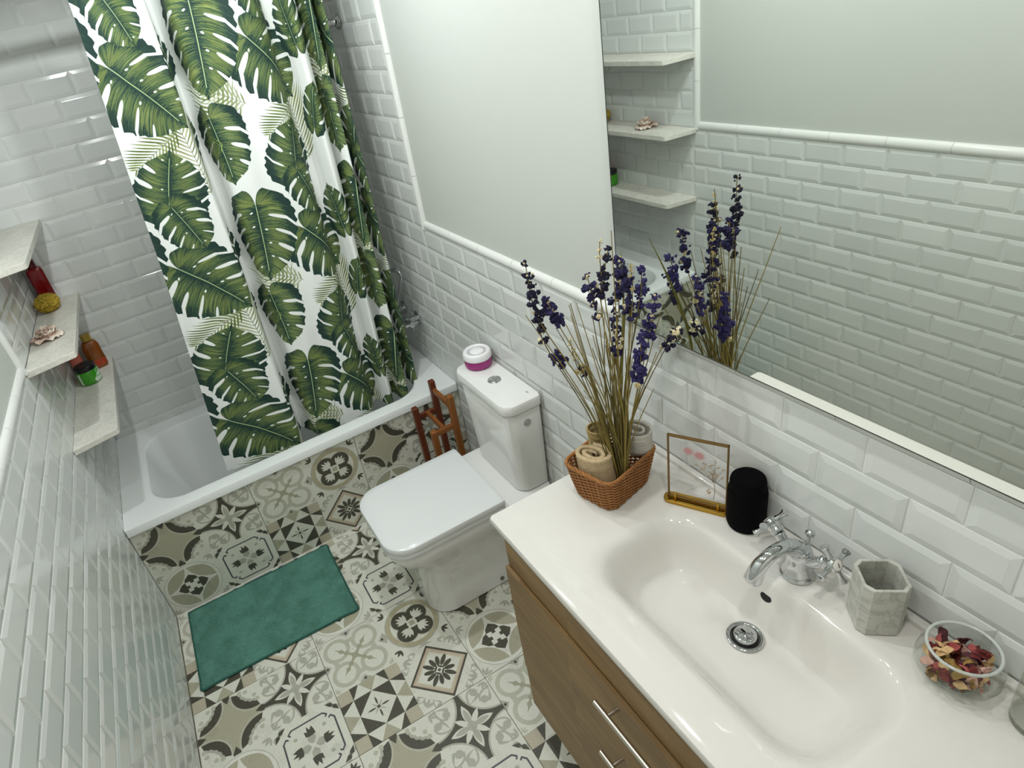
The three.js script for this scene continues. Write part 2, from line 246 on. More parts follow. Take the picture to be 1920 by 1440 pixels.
// curtain print: one repeat of 0.63 m
const REP = 0.63;
function monstera(x, L, Wd, sd, { light = '#7f9046', mid = '#586b3a', dark = '#12322c', slits = 5 } = {}) {   // petiole joint at 0,0; tip at 0,L (canvas y down)
  reseed(sd);
  const TB = [.28, .78, .93, 1, 1, .98, .93, .85, .73, .52, .08], half = (t) => { const k = Math.max(0, Math.min(9.999, t * 10)), i = Math.floor(k); return Wd * (TB[i] + (TB[i + 1] - TB[i]) * (k - i)); };
  const edge = [];                                           // right half outline from the joint, over the lobe, to the tip
  for (let k = 0; k <= 30; k++) { const t = k / 30, y = -0.2 * L + 1.2 * L * t; edge.push([half(t) * (1 + 0.035 * Math.sin(k * 1.9 + sd)), y]); }
  
  x.save(); x.beginPath(); x.moveTo(0, 0.03 * L); x.quadraticCurveTo(.04 * Wd, -.19 * L, edge[0][0], edge[0][1]);
  edge.forEach(([a, b]) => x.lineTo(a, b)); x.quadraticCurveTo(0.02 * Wd, 1.02 * L, 0, 1.06 * L);
  for (let k = edge.length - 1; k >= 0; k--) x.lineTo(-edge[k][0], edge[k][1]); x.quadraticCurveTo(-.04 * Wd, -.19 * L, 0, .03 * L); x.closePath();
  x.fillStyle = dark; x.fill(); x.clip();
  for (const s of [-1, 1]) for (let k = 0; k < 760; k++) {   // painted brush streaks that follow the side veins
    const t = rnd(), y0 = (t * 0.98 - 0.0) * L, up = 0.55 - 1.0 * t, hw = half(Math.min(1, (y0 / L + 0.2) / 1.2)) + 0.02 * Wd, f0 = rr(0.02, 0.35), f1 = f0 + rr(0.3, 0.58);
    const px = (f) => s * hw * f * 1.05, py = (f) => y0 + (0.34 * L * f * f - up * 0.42 * L * f);
    const v = rnd(); x.strokeStyle = v < .55 ? light : v < .78 ? mid : v < .92 ? '#a4ae66' : '#2c5230'; x.globalAlpha = rr(.3, .7); x.lineWidth = rr(.6, 2.6) * L / 430;
    x.beginPath(); x.moveTo(px(f0), py(f0)); x.quadraticCurveTo(px((f0 + f1) / 2), py((f0 + f1) / 2), px(f1), py(f1)); x.stroke();
  }
  for (const s of [-1, 1]) for (let k = 0; k < 170; k++) { const a = rr(.25, 1.75), l0 = rr(.03, .3), l1 = l0 + rr(.2, .5), R = Wd * (1.0 - .3 * Math.max(0, a - 1)); x.strokeStyle = rnd() < .6 ? light : mid; x.globalAlpha = rr(.3, .7); x.lineWidth = rr(.6, 2.6) * L / 430; x.beginPath(); x.moveTo(s * Math.sin(a) * R * l0, -Math.cos(a) * R * l0 * .8); x.lineTo(s * Math.sin(a) * R * l1, -Math.cos(a) * R * l1 * .8); x.stroke(); }
  for (const s of [-1, 1]) for (let k = 0; k < 230; k++) { const t = rnd(), y0 = t * L, up = 0.55 - t, hw = half(Math.min(1, (y0 / L + .2) / 1.2)); const f0 = rr(.62, .8), f1 = 1.15; x.strokeStyle = dark; x.globalAlpha = rr(.3, .7); x.lineWidth = rr(1, 3.4) * L / 430; x.beginPath(); x.moveTo(s * hw * f0 * 1.05, y0 + .34 * L * f0 * f0 - up * .42 * L * f0); x.lineTo(s * hw * f1 * 1.05, y0 + .34 * L * f1 * f1 - up * .42 * L * f1); x.stroke(); }
  x.globalAlpha = 1;
  for (const s of [-1, 1]) for (let k = 0; k < slits; k++) {  // side veins, slits and holes
    const t = (k + .35 + (s > 0 ? .3 : 0)) / slits * .86 - .02, y0 = t * L, up = .55 - t, hw = half(Math.min(1, (y0 / L + .2) / 1.2));
    const P = (f) => [s * hw * f * 1.05, y0 + .34 * L * f * f - up * .42 * L * f];
    x.strokeStyle = '#1f4633'; x.globalAlpha = .8; x.lineWidth = L * .008; x.beginPath(); x.moveTo(...P(0)); x.quadraticCurveTo(...P(.45), ...P(.9)); x.stroke(); x.globalAlpha = 1;
    const yy = y0 + L * .085, Q = (f, d) => { const p = P(f); return [p[0], p[1] + (yy - y0) * (1 + f * .2) + d]; }, wdt = L * rr(.024, .05), f0 = rr(.26, .46);
    x.fillStyle = '#eef1ee'; x.beginPath(); x.moveTo(...Q(f0, 0)); x.quadraticCurveTo(...Q(f0 + .02, -wdt), ...Q(.75, -wdt)); x.lineTo(...Q(1.25, -wdt * rr(.2, 1.1))); x.lineTo(...Q(1.25, wdt * .9)); x.lineTo(...Q(.75, wdt * .7)); x.quadraticCurveTo(...Q(f0 + .02, wdt), ...Q(f0, 0)); x.fill();
    if (rnd() < .55) { const h = Q(rr(.14, .24), 0); x.beginPath(); x.ellipse(h[0], h[1], L * .022, L * .012, s * .5, 0, 7); x.fill(); }
  }
  x.strokeStyle = '#1d4434'; x.lineWidth = L * .028; x.globalAlpha = .55; x.beginPath(); x.moveTo(0, 0); x.quadraticCurveTo(L * .02, L * .5, 0, L * .98); x.stroke(); x.globalAlpha = 1;
  x.strokeStyle = '#b4c58c'; x.lineWidth = L * .011; x.beginPath(); x.moveTo(0, -L * .05); x.quadraticCurveTo(L * .02, L * .5, 0, L * .92); x.stroke();
  x.restore();
}
function fern(x, L, spread, n, cols, bend = 0) {             // midrib from 0,0 to 0,L with paired leaflets
  x.strokeStyle = '#5d6a4a'; x.lineWidth = 2; x.beginPath(); x.moveTo(0, 0); x.quadraticCurveTo(bend, L * .5, bend * .6, L); x.stroke();
  for (let k = 0; k < n; k++) for (const s of [-1, 1]) {
    const t = (k + .5) / n, y = t * L, ox = bend * 2 * t * (1 - t) + bend * .6 * t * t, len = spread * (Math.sin(Math.PI * (t * .8 + .15))) * rr(.85, 1.1), a = 0.95 - t * .35;
    const ex = ox + s * Math.sin(a) * len, ey = y + Math.cos(a) * len, w = L / n * .3;
    x.fillStyle = cols[Math.floor(rnd() * cols.length)]; x.beginPath(); x.moveTo(ox, y - w * .3); x.quadraticCurveTo((ox + ex) / 2 + s * w, (y + ey) / 2 - w, ex, ey); x.quadraticCurveTo((ox + ex) / 2 - s * w * .6, (y + ey) / 2 + w, ox, y + w * .4); x.fill();
    x.strokeStyle = 'rgba(60,72,40,.7)'; x.lineWidth = .9; x.beginPath(); x.moveTo(ox, y); x.quadraticCurveTo((ox + ex) / 2 + s * w * .5, (y + ey) / 2 - w * .4, ex, ey); x.stroke();
  }
}
const curtainPrint = tex(canvas(1024, 1024, (x) => {
  const K = 1024 / REP; x.fillStyle = '#eef1ee'; x.fillRect(0, 0, 1024, 1024); reseed(77);
  const put = (u, v, deg, f) => { for (const du of [-1, 0, 1]) for (const dv of [-1, 0, 1]) { x.save(); x.translate(u * K + du * 1024, 1024 - v * K + dv * 1024); x.rotate(deg * Math.PI / 180); const keep = seed; f(); seed = keep; x.restore(); } };
  const pale = ['#aab28b', '#8e9a6b', '#c3c9ab', '#79864f'], olive = ['#8b9357', '#747e48', '#9aa06e', '#b7bb92'], deep = ['#6c7f3c', '#56692c', '#8a9a55'];
  put(.60, .40, 152, () => fern(x, .2 * K, .15 * K, 12, pale, 20));           // pale fan of the up-turned palm
  put(.235, .235, 170, () => fern(x, .25 * K, .13 * K, 17, olive, -28));       // drooping olive frond
  put(.245, .245, 12, () => { x.strokeStyle = '#6b7a52'; x.lineWidth = 3; x.beginPath(); x.moveTo(0, 0); x.lineTo(-.1 * K, -.07 * K); x.stroke(); });
  put(.20, .445, 62, () => fern(x, .17 * K, .09 * K, 15, deep, 14));           // frond between the leaves
  put(.015, .47, 118, () => fern(x, .16 * K, .07 * K, 12, pale, -10));
  put(.51, .455, -4, () => monstera(x, .21 * K, .105 * K, 31, { light: '#929c58', slits: 4 }));
  put(.53, .375, 78, () => fern(x, .1 * K, .055 * K, 9, ['#7f9448', '#96a860'], 6));
  put(.075, .655, -38, () => monstera(x, .25 * K, .128 * K, 5, { light: '#7d8746', slits: 5 }));
  put(.105, .205, 196, () => monstera(x, .19 * K, .108 * K, 8, { light: '#858f4a', slits: 4 }));
  put(.115, .225, -18, () => monstera(x, .165 * K, .075 * K, 9, { light: '#7a8544', slits: 4 }));
  put(.565, .155, 7, () => monstera(x, .265 * K, .13 * K, 4, { light: '#8e984f', slits: 5 }));
  put(.31, .34, 200, () => monstera(x, .15 * K, .06 * K, 21, { light: '#6c7a3c', slits: 3 }));
  put(.33, .60, 168, () => monstera(x, .17 * K, .08 * K, 22, { light: '#7a8545', slits: 4 }));
}));
M.curtain = phys({ map: curtainPrint, roughness: 0.72, sheen: 0.2, sheenRoughness: 0.6, side: THREE.DoubleSide });
// ------------------------------------------------------------------ room shell
const tileCache = {};
function tileGeo(w, h) {                                     // glazed tile with a wide bevel, back on z=0
  const key = `${w.toFixed(4)}_${h.toFixed(4)}`; if (tileCache[key]) return tileCache[key];
  const b = Math.min(0.0115, w * 0.35, h * 0.35), L = (ix, z) => [[-w / 2 + ix, -h / 2 + ix, z], [w / 2 - ix, -h / 2 + ix, z], [w / 2 - ix, h / 2 - ix, z], [-w / 2 + ix, h / 2 - ix, z]];
  const rings = [L(0, 0), L(0, 0.0042), L(0.001, 0.0048), L(b, 0.0069), L(b + 0.0012, 0.0072)], pos = [];
  const q = (a, c, d, e) => pos.push(...a, ...c, ...d, ...a, ...d, ...e);
  for (let k = 0; k + 1 < rings.length; k++) for (let i = 0; i < 4; i++) q(rings[k][i], rings[k][(i + 1) % 4], rings[k + 1][(i + 1) % 4], rings[k + 1][i]);
  const t = rings[rings.length - 1]; q(t[0], t[1], t[2], t[3]);
  const g = new THREE.BufferGeometry(); g.setAttribute('position', new THREE.Float32BufferAttribute(pos, 3)); g.computeVertexNormals(); g.setAttribute('uv', new THREE.Float32BufferAttribute(new Float32Array(pos.length / 3 * 2), 2));
  return (tileCache[key] = g);
}
function layTiles(wall, areas, y0, joint, sd) {              // wall-local: x along, y up, z out of the wall; areas [a0, a1, bottom, top]
  wall.updateMatrixWorld(true); reseed(sd); const list = [];
  for (const [a0, a1, b, t] of areas) for (let n = Math.floor((b - y0) / ROW); y0 + n * ROW < t - 0.004; n++) {
    const ya = Math.max(b, y0 + n * ROW), yb = Math.min(t, y0 + (n + 1) * ROW); if (yb - ya < 0.008) continue;
    const off = joint + (Math.abs(n) % 2) * PITCH / 2; let k = Math.floor((a0 - off) / PITCH);
    for (; off + k * PITCH < a1; k++) {
      const xa = Math.max(a0, off + k * PITCH), xb = Math.min(a1, off + (k + 1) * PITCH); if (xb - xa < 0.008) continue;
      const w = xb - xa - GROUT, h = yb - ya - GROUT, cx = (xa + xb) / 2, cy = (ya + yb) / 2;
      let x0 = 9, x1 = -9, yy0 = 9, yy1 = -9, front = true;
      for (const [sx, sy] of [[-1, -1], [1, -1], [1, 1], [-1, 1]]) { const p = wall.localToWorld(V3(cx + sx * w / 2, cy + sy * h / 2, 0.008)); const c = p.clone().applyMatrix4(camera.matrixWorldInverse); if (c.z > -0.05) front = false; p.project(camera); x0 = Math.min(x0, p.x); x1 = Math.max(x1, p.x); yy0 = Math.min(yy0, p.y); yy1 = Math.max(yy1, p.y); }
      const seen = front && x1 > -1 && x0 < 1 && yy1 > -1 && yy0 < 1; list.push({ w, h, cx, cy, area: seen ? (x1 - x0) * (yy1 - yy0) : 0, tone: Math.floor(rnd() * 3), dz: rr(-0.0004, 0.0004), tilt: rr(-0.004, 0.004) });
    }
  }
  part('grout', areas.map(([a0, a1, b, t]) => box(a0, a1, b, t, -0.002, 0.0037)), M.grout, wall);
  list.sort((p, q) => q.area - p.area); const rest = [];
  list.forEach((o, i) => {
    const g = tileGeo(o.w, o.h);
    if (i < 300 && o.area > 0) { const m = part('tile', g, M.tile[o.tone], wall); m.position.set(o.cx, o.cy, o.dz + 0.0004); m.rotation.x = o.tilt; m.rotation.y = o.tilt * 0.7; }
    else rest.push(g.clone().translate(o.cx, o.cy, 0.0004));
  });
  if (rest.length) part('tile_field', mergeGeometries(rest), M.tile[0], wall).userData.kind = 'stuff';
}
const TH = 0.12, REC = 0.0072;                                // wall thickness; the plaster lies this far behind the tile faces
// left wall (turned so that its local x runs towards the bath)
const wl = struct('wall_left', [-REC, 0, 0], Math.PI / 2);
part('plaster', box(-ZF - TH, -ZB + TH, -0.05, CEIL + TH, -TH, 0), M.paint, wl);
layTiles(wl, [[-ZF, 0, 0, 1.168], [0.0, -ZB, 0, CEIL]], -0.0068, -0.842, 1);
const wr = struct('wall_right', [W + REC, 0, 0], -Math.PI / 2);
part('plaster', box(ZB - TH, ZF + TH, -0.05, CEIL + TH, -TH, 0), M.paint, wr);
layTiles(wr, [[0.0, ZF, 0, 1.181], [ZB, 0.0, 0, CEIL]], 0.005, -0.0713 + PITCH / 2 * 1, 2);
const wb = struct('wall_back', [0, 0, ZB - REC]);
part('plaster', box(-TH, W + TH, -0.05, CEIL + TH, -TH, 0), M.paint, wb);
layTiles(wb, [[0, W, 0, CEIL]], 0.054, 0.305 - PITCH * 2 + PITCH / 2, 3);
// wall behind the camera, with the doorway the picture was taken from
const wf = struct('wall_front', [0, 0, ZF]);
part('plaster', [box(-TH, 0.30, -0.05, CEIL + TH, 0, TH), box(1.10, W + TH, -0.05, CEIL + TH, 0, TH), box(0.30, 1.10, 2.05, CEIL + TH, 0, TH)], M.paint, wf);
const door = struct('door_1', [0.30, 0, ZF + 0.02]);
part('door_leaf', box(0.004, 0.796, 0.005, 2.045, 0, 0.04, 0.003), std({ color: 0xd9d6cf, roughness: 0.4 }), door);
part('door_handle', [rod([0.72, 1.02, 0], [0.72, 1.02, -0.05], 0.009), rod([0.72, 1.02, -0.05], [0.60, 1.02, -0.05], 0.009), rod([0.72, 1.02, 0.002], [0.72, 1.02, -0.008], 0.025, 24)], M.steel, door);
part('door_frame', [box(-0.06, 0.002, 0, 2.11, -0.035, 0), box(0.798, 0.86, 0, 2.11, -0.035, 0), box(-0.06, 0.86, 2.048, 2.11, -0.035, 0)], std({ color: 0xe6e4de, roughness: 0.35 }), door);

// bull-nose trims that close the tiled field
const trimProfile = (len, w, d) => { const s = new THREE.Shape(); s.moveTo(-w / 2, 0); s.absarc(0, 0, w / 2, Math.PI, 0, true); s.lineTo(w / 2, 0); const g = new THREE.ExtrudeGeometry(s, { depth: len, bevelEnabled: false, curveSegments: 10 }); g.scale(1, d / (w / 2), 1); return g; };
let trimNo = 1;
function trimRun(side, from, to, vertical, fixed, w = 0.032) { // pieces of 0.2 m along the run
  const o = struct(`trim_${trimNo++}`); const n = Math.ceil((to - from) / 0.2);
  for (let k = 0; k < n; k++) {
    const a = from + k * 0.2, b = Math.min(to, a + 0.2) - 0.0012, g = trimProfile(b - a, w, 0.014);   // lies along z, bulges to +y
    if (vertical) { g.rotateX(-Math.PI / 2); g.rotateY(side > 0 ? Math.PI / 2 : -Math.PI / 2); if (side > 0) { /* bulge to -x */ } g.translate(side > 0 ? W + REC : -REC, a, fixed); }
    else { g.rotateZ(side > 0 ? Math.PI / 2 : -Math.PI / 2); g.translate(side > 0 ? W + REC : -REC, fixed, a); }
    part('trim_piece', g, M.trim, o);
  }
  return o;
}
trimRun(1, 0.034, ZF, false, 1.197); trimRun(1, 1.181, CEIL, true, 0.017);
trimRun(-1, 0.034, ZF, false, 1.185, 0.036); trimRun(-1, 1.169, CEIL, true, 0.017);

// floor and ceiling
const fl = struct('floor');
part('screed', box(-TH, W + TH, -0.12, -0.0018, ZB - TH, ZF + TH), std({ color: 0x6f6b60, roughness: 0.9 }), fl);
function flatTile(parent, map, x0, x1, z0, z1, gx, gz, up) { // a printed tile, cut where the wall cuts it; gx, gz: where the whole tile starts
  const g = box(x0 + 0.0009, x1 - 0.0009, -0.009, 0, z0 + 0.0009, z1 - 0.0009, 0.0008, 1), p = g.attributes.position, uv = g.attributes.uv;
  for (let i = 0; i < p.count; i++) uv.setXY(i, (p.getX(i) - gx) / 0.45, 1 - (p.getZ(i) - gz) / 0.45);
  if (up) g.rotateX(Math.PI / 2);                            // stood up: z runs down the panel
  return part('tile', g, M.floorTile[map], parent);
}
for (let J = -1; J < 7; J++) for (let I = 0; I < 4; I++) {
  const gz = 0.032 + 0.45 * J, gx = 0.45 * I, z0 = Math.max(0.0, gz), z1 = Math.min(ZF, gz + 0.45), x1 = Math.min(W, gx + 0.45); if (z1 - z0 < 0.01 || x1 - gx < 0.01) continue;
  flatTile(fl, (I + J) % 2 ? 0 : 1, gx, x1, z0, z1, gx, gz, false);
}
const cl = struct('ceiling'); part('ceiling_board', box(-TH, W + TH, CEIL, CEIL + 0.1, ZB - TH, ZF + TH), M.ceiling, cl);

// six recessed spots
const lens = LAMP_COLOR.map((c) => std({ color: 0xffffff, emissive: c, emissiveIntensity: LAMP_GLOW, roughness: 0.4 }));
LAMP_Z.forEach((z, r) => LAMP_X.forEach((x, c) => {
  const t = thing('ceiling_spotlight', `round recessed ceiling spot, ${['left', 'right'][c]} one of the pair ${['nearest the bath', 'in the middle of the ceiling', 'level with the washbasin'][r]}`, 'lamp', [x, CEIL, z], 0, 'recessed ceiling spots');
  part('bezel', lathe([[0.030, -0.001], [0.043, -0.001], [0.044, -0.004], [0.040, -0.007], [0.031, -0.005], [0.030, -0.001]], 36), M.plastic, t);
  part('lens', at(new THREE.CylinderGeometry(0.029, 0.029, 0.003, 32), 0, -0.0025, 0), lens[r], t);
  const s = new THREE.SpotLight(LAMP_COLOR[r], LAMP[r], 0, 1.5, 0.2, 2); s.position.set(0, -0.012, 0); s.castShadow = true; s.shadow.radius = 1.4; s.shadow.mapSize.set(1024, 1024); s.shadow.camera.near = 0.05;
  s.target.position.set(0, -2, 0); t.add(s, s.target); s.name = 'spot_light'; s.target.name = 'aim';
}));
// ------------------------------------------------------------------ bath end of the room
const LIP = 0.488;
const ap = struct('wall_bath_front');                        // tiled panel below the bath edge
part('panel', box(0, W, 0.0, 0.452, -0.06, -0.0095), std({ color: 0x8b877a, roughness: 0.9 }), ap);
for (let I = 0; I < 4; I++) { const gx = 0.45 * I, x1 = Math.min(W, gx + 0.45); if (x1 - gx < 0.01) continue; const m = flatTile(ap, I % 2 ? 1 : 0, gx, x1, 0, 0.45, gx, 0, true); m.position.set(0, 0.4505, 0); }
part('joint_sealant', box(0, W, -0.001, 0.004, -0.002, 0.003), M.silicone, ap);
{
  const t = thing('bathtub', 'white built-in bathtub behind the patterned tile panel', 'bathtub');
  const L = [];
  L.push(rrect(0.001, W - 0.001, -0.10, 0.004, 0.001, 0.4525), rrect(0.001, W - 0.001, ZB + 0.001, 0.010, 0.004, 0.4525), rrect(0.001, W - 0.001, ZB + 0.001, 0.012, 0.006, 0.454), rrect(0.001, W - 0.001, ZB + 0.001, 0.012, 0.006, 0.4835), rrect(0.001, W - 0.001, ZB + 0.001, 0.0105, 0.006, 0.4868), rrect(0.001, W - 0.001, ZB + 0.001, 0.0075, 0.006, LIP), rrect(0.001, W - 0.001, ZB + 0.001, 0.006, 0.006, LIP));
  const IN = [[0.100, 1.280, -0.622, -0.046, 0.144, LIP], [0.105, 1.275, -0.617, -0.050, 0.14, 0.4875], [0.111, 1.270, -0.611, -0.058, 0.138, 0.4835], [0.116, 1.266, -0.607, -0.062, 0.136, 0.474], [0.135, 1.255, -0.598, -0.072, 0.135, 0.40], [0.19, 1.235, -0.585, -0.086, 0.13, 0.27], [0.26, 1.20, -0.565, -0.105, 0.12, 0.155], [0.31, 1.17, -0.545, -0.125, 0.11, 0.118], [0.36, 1.13, -0.51, -0.16, 0.10, 0.108]];
  for (const [a, b, c, d, r, y] of IN) L.push(rrect(a, b, c, d, r, y));
  const P = (x) => x; part('shell', loft(L.slice(1), { last: true, crease: 0.45 }), M.tub, t);
  part('drain', at(lathe([[0, 0.004], [0.02, 0.004], [0.03, 0.002], [0.032, 0], [0, 0]], 28), 1.02, 0.109, -0.34), M.chrome, t);
  part('overflow_cap', at(new THREE.CylinderGeometry(0.03, 0.03, 0.008, 28).rotateZ(Math.PI / 2 + 0.1), 1.247, 0.38, -0.34), M.chrome, t);
}
{ // stone corner shelves
  const stone = std({ roughness: 0.45, map: grainTex(512, 512, (u, v) => { const k = fbm(u * 60, v * 60, 5, 3), b = fbm(u * 9, v * 9, 8, 4); const s = 218 + (k - .5) * 30 + (b - .5) * 26; return [s, s - 2, s - 12]; }) });
  const lab = ['topmost', 'middle', 'lowest'];
  [1.482, 1.176, 0.869].forEach((y, i) => {
    const s = new THREE.Shape(); s.moveTo(0, 0); s.lineTo(0.144, 0); s.lineTo(0.144, 0.672); s.quadraticCurveTo(0.143, 0.680, 0.137, 0.684); s.lineTo(0.012, 0.716); s.lineTo(0, 0.718); s.closePath();
    const g = new THREE.ExtrudeGeometry(s, { depth: 0.018, bevelEnabled: true, bevelThickness: 0.001, bevelSize: 0.001, bevelSegments: 1 }); g.rotateX(Math.PI / 2); g.translate(0.0012, y - 0.001, ZB + 0.0012);
    solo('corner_shelf', boxUV(g, 0.4), stone, `pale speckled stone corner shelf, ${lab[i]} of the three at the bath's end`, 'shelf', 'stone corner shelves');
  });
}
{ // middle shelf: rose, sponge, red bottle
  const Y = 1.1765;
  const rose = thing('fabric_rose', 'dusty pink and cream cloth rose on the middle corner shelf', 'ornament', [0.062, Y, -0.225], 0.4);
  const petalMat = [0xd9c3b4, 0xc9a79b, 0xe3d6c8].map((c) => std({ color: c, roughness: 0.9, side: THREE.DoubleSide }));
  reseed(5);
  const petal = (r0, len, wid, h0, lift, sd) => {              // a cupped, ruffled cloth petal that opens away from the middle
    const NU = 10, NV = 8, pos = [], idx = [], uv = [], T = 0.0009, n = (NU + 1) * (NV + 1);
    for (const off of [0, T]) for (let j = 0; j <= NV; j++) for (let i = 0; i <= NU; i++) { const u = i / NU * 2 - 1, v = j / NV, w = wid * Math.sin(0.35 + v * 2.1) * (1 - 0.25 * v * u * u), r = r0 + len * v * (1 - 0.22 * u * u), h = h0 + lift * Math.pow(v, 0.8) - 0.010 * Math.pow(v, 4) + 0.0045 * v * Math.sin(u * 5 + sd) + 0.003 * u * u; pos.push(u * w, h - off, r); uv.push(u, v); }
    for (let j = 0; j < NV; j++) for (let i = 0; i < NU; i++) { const p = j * (NU + 1) + i, q = p + 1, c = p + NU + 1, d = c + 1; idx.push(p, c, q, q, c, d, p + n, q + n, c + n, q + n, d + n, c + n); }
    const g = new THREE.BufferGeometry(); g.setAttribute('position', new THREE.Float32BufferAttribute(pos, 3)); g.setAttribute('uv', new THREE.Float32BufferAttribute(uv, 2)); g.setIndex(idx); g.computeVertexNormals(); return g;
  };
  for (const [ring, n, r0, len, wid, h0, lift] of [[0, 6, .010, .042, .032, .004, .014], [1, 5, .012, .024, .027, .008, .030], [2, 5, .009, .014, .020, .012, .034], [3, 3, .004, .007, .013, .016, .036]]) for (let k = 0; k < n; k++) part('petal', petal(r0, len * rr(.85, 1.1), wid, h0, lift * rr(.85, 1.1), rnd() * 6).rotateY(k / n * Math.PI * 2 + ring * .7 + rr(-.2, .2)).scale(1.1, 1, .95), petalMat[Math.floor(rnd() * 3)], rose);
  part('leaf_base', lump(new THREE.SphereGeometry(0.022, 20, 12), 0.006, 60, 4).scale(1.2, 0.4, 1.1).translate(0, 0.0098, 0), petalMat[1], rose);
  const spongeMat = std({ color: 0xb69a35, roughness: 1, bumpMap: grainTex(256, 256, (u, v) => { const k = fbm(u * 22, v * 22, 4, 2) < .42 ? 10 : 230; return [k, k, k]; }, false), bumpScale: 0.004 });
  const sg = new THREE.SphereGeometry(0.041, 64, 44), p = sg.attributes.position;
  for (let i = 0; i < p.count; i++) { const v = V3().fromBufferAttribute(p, i), d = v.clone().normalize(), h = fbm(d.x * 9 + 5, d.y * 9 + d.z * 7, 2, 3), c = fbm(d.z * 9 + 1, d.y * 9 - d.x * 7, 6, 3); v.addScaledVector(d, (h + c - 1) * 0.006 - (h * c < .17 ? 0.006 : 0)); p.setXYZ(i, v.x * 1.08, v.y * .86, v.z); }
  sg.computeVertexNormals(); sg.translate(0.054, Y + 0.034, -0.545);
  solo('bath_sponge', sg, spongeMat, 'round yellow natural sponge on the middle corner shelf', 'sponge');
  const red = thing('shampoo_bottle', 'slim dark red bottle standing behind the yellow sponge', 'bottle', [0.046, Y, -0.672], 0.1);
  part('bottle_body', loft([rrect(-.028, .028, -.018, .018, .012, 0.0005), rrect(-.029, .029, -.019, .019, .012, .004), rrect(-.029, .029, -.019, .019, .012, .13), rrect(-.026, .026, -.017, .017, .012, .142), rrect(-.014, .014, -.013, .013, .012, .146)], { first: true, last: true }), phys({ color: 0x7a0d12, roughness: .2 }), red);
  part('cap', at(new THREE.CylinderGeometry(.0155, .0155, .03, 24), 0, .16, 0), phys({ color: 0x4a080c, roughness: .3 }), red);
}
{ // lowest shelf: amber bottle, pink bottle, green jar
  const Y = 0.8695;
  const a = thing('shower_gel_bottle', 'see-through amber bottle with a gold cap on the lowest corner shelf', 'bottle', [0.100, Y, -0.628], 0.2);
  part('bottle_body', loft([rrect(-.03, .03, -.019, .019, .014, .0005), rrect(-.032, .032, -.021, .021, .015, .006), rrect(-.033, .033, -.021, .021, .015, .1), rrect(-.026, .026, -.018, .018, .014, .118), rrect(-.013, .013, -.012, .012, .011, .124)], { first: true, last: true }), phys({ color: 0xb5651d, roughness: .12, transmission: .55, thickness: .03, attenuationColor: 0xa64b10, attenuationDistance: .03 }), a);
  part('cap', at(new THREE.CylinderGeometry(.019, .019, .028, 28), 0, .139, 0), phys({ color: 0xb59a3d, roughness: .1, transmission: .3, thickness: .01 }), a);
  part('label_band', loft([rrect(-.0332, .0332, -.0212, .0212, .015, .012), rrect(-.0333, .0333, -.0213, .0213, .015, .04)]), std({ color: 0xa33a17, roughness: .5 }), a);
  const k = thing('lotion_bottle', 'small salmon pink bottle tucked behind the green jar', 'bottle', [0.030, Y, -0.612], 0.5);
  part('bottle_body', lathe([[0, .0005], [.022, .0005], [.024, .004], [.024, .085], [.018, .097], [.011, .1], [0, .1]], 30), phys({ color: 0xc9705f, roughness: .3 }), k);
  part('cap', at(new THREE.CylinderGeometry(.0125, .0135, .022, 24), 0, .111, 0), phys({ color: 0xb9584a, roughness: .3 }), k);
  const j = thing('hair_mask_jar', 'round bright green jar with a black screw lid on the lowest corner shelf', 'jar', [0.064, Y, -0.505], -0.25);
  const jarMap = tex(canvas(1024, 256, (x) => { x.fillStyle = '#3f9a22'; x.fillRect(0, 0, 1024, 256); x.fillStyle = '#2f7d18'; x.fillRect(0, 200, 1024, 56); for (const ox of [120, 632]) { x.fillStyle = '#c9d8c8'; x.beginPath(); x.moveTo(ox, 120); x.lineTo(ox + 210, 70); x.lineTo(ox + 230, 150); x.lineTo(ox + 30, 195); x.fill(); x.fillStyle = '#7fae74'; for (let i = 0; i < 4; i++) x.fillRect(ox + 40 + i * 8, 112 + i * 17, 130, 6); x.fillStyle = '#e2eadf'; x.fillRect(ox + 290, 60, 40, 150); x.strokeStyle = '#d7e3d2'; x.lineWidth = 7; x.beginPath(); x.arc(ox + 120, 130, 60, 3.6, 5.6); x.stroke(); } }), true, true);
  part('jar_body', lathe([[0, .0005], [.037, .0005], [.0415, .005], [.0425, .012], [.0425, .050], [.040, .056], [.038, .058]], 48), phys({ map: jarMap, roughness: .25 }), j);
  part('lid', lathe([[.0385, .056], [.040, .057], [.0405, .072], [.039, .076], [.034, .0775], [0, .0765]], 48), phys({ color: 0x0b0d10, roughness: .3 }), j);
}
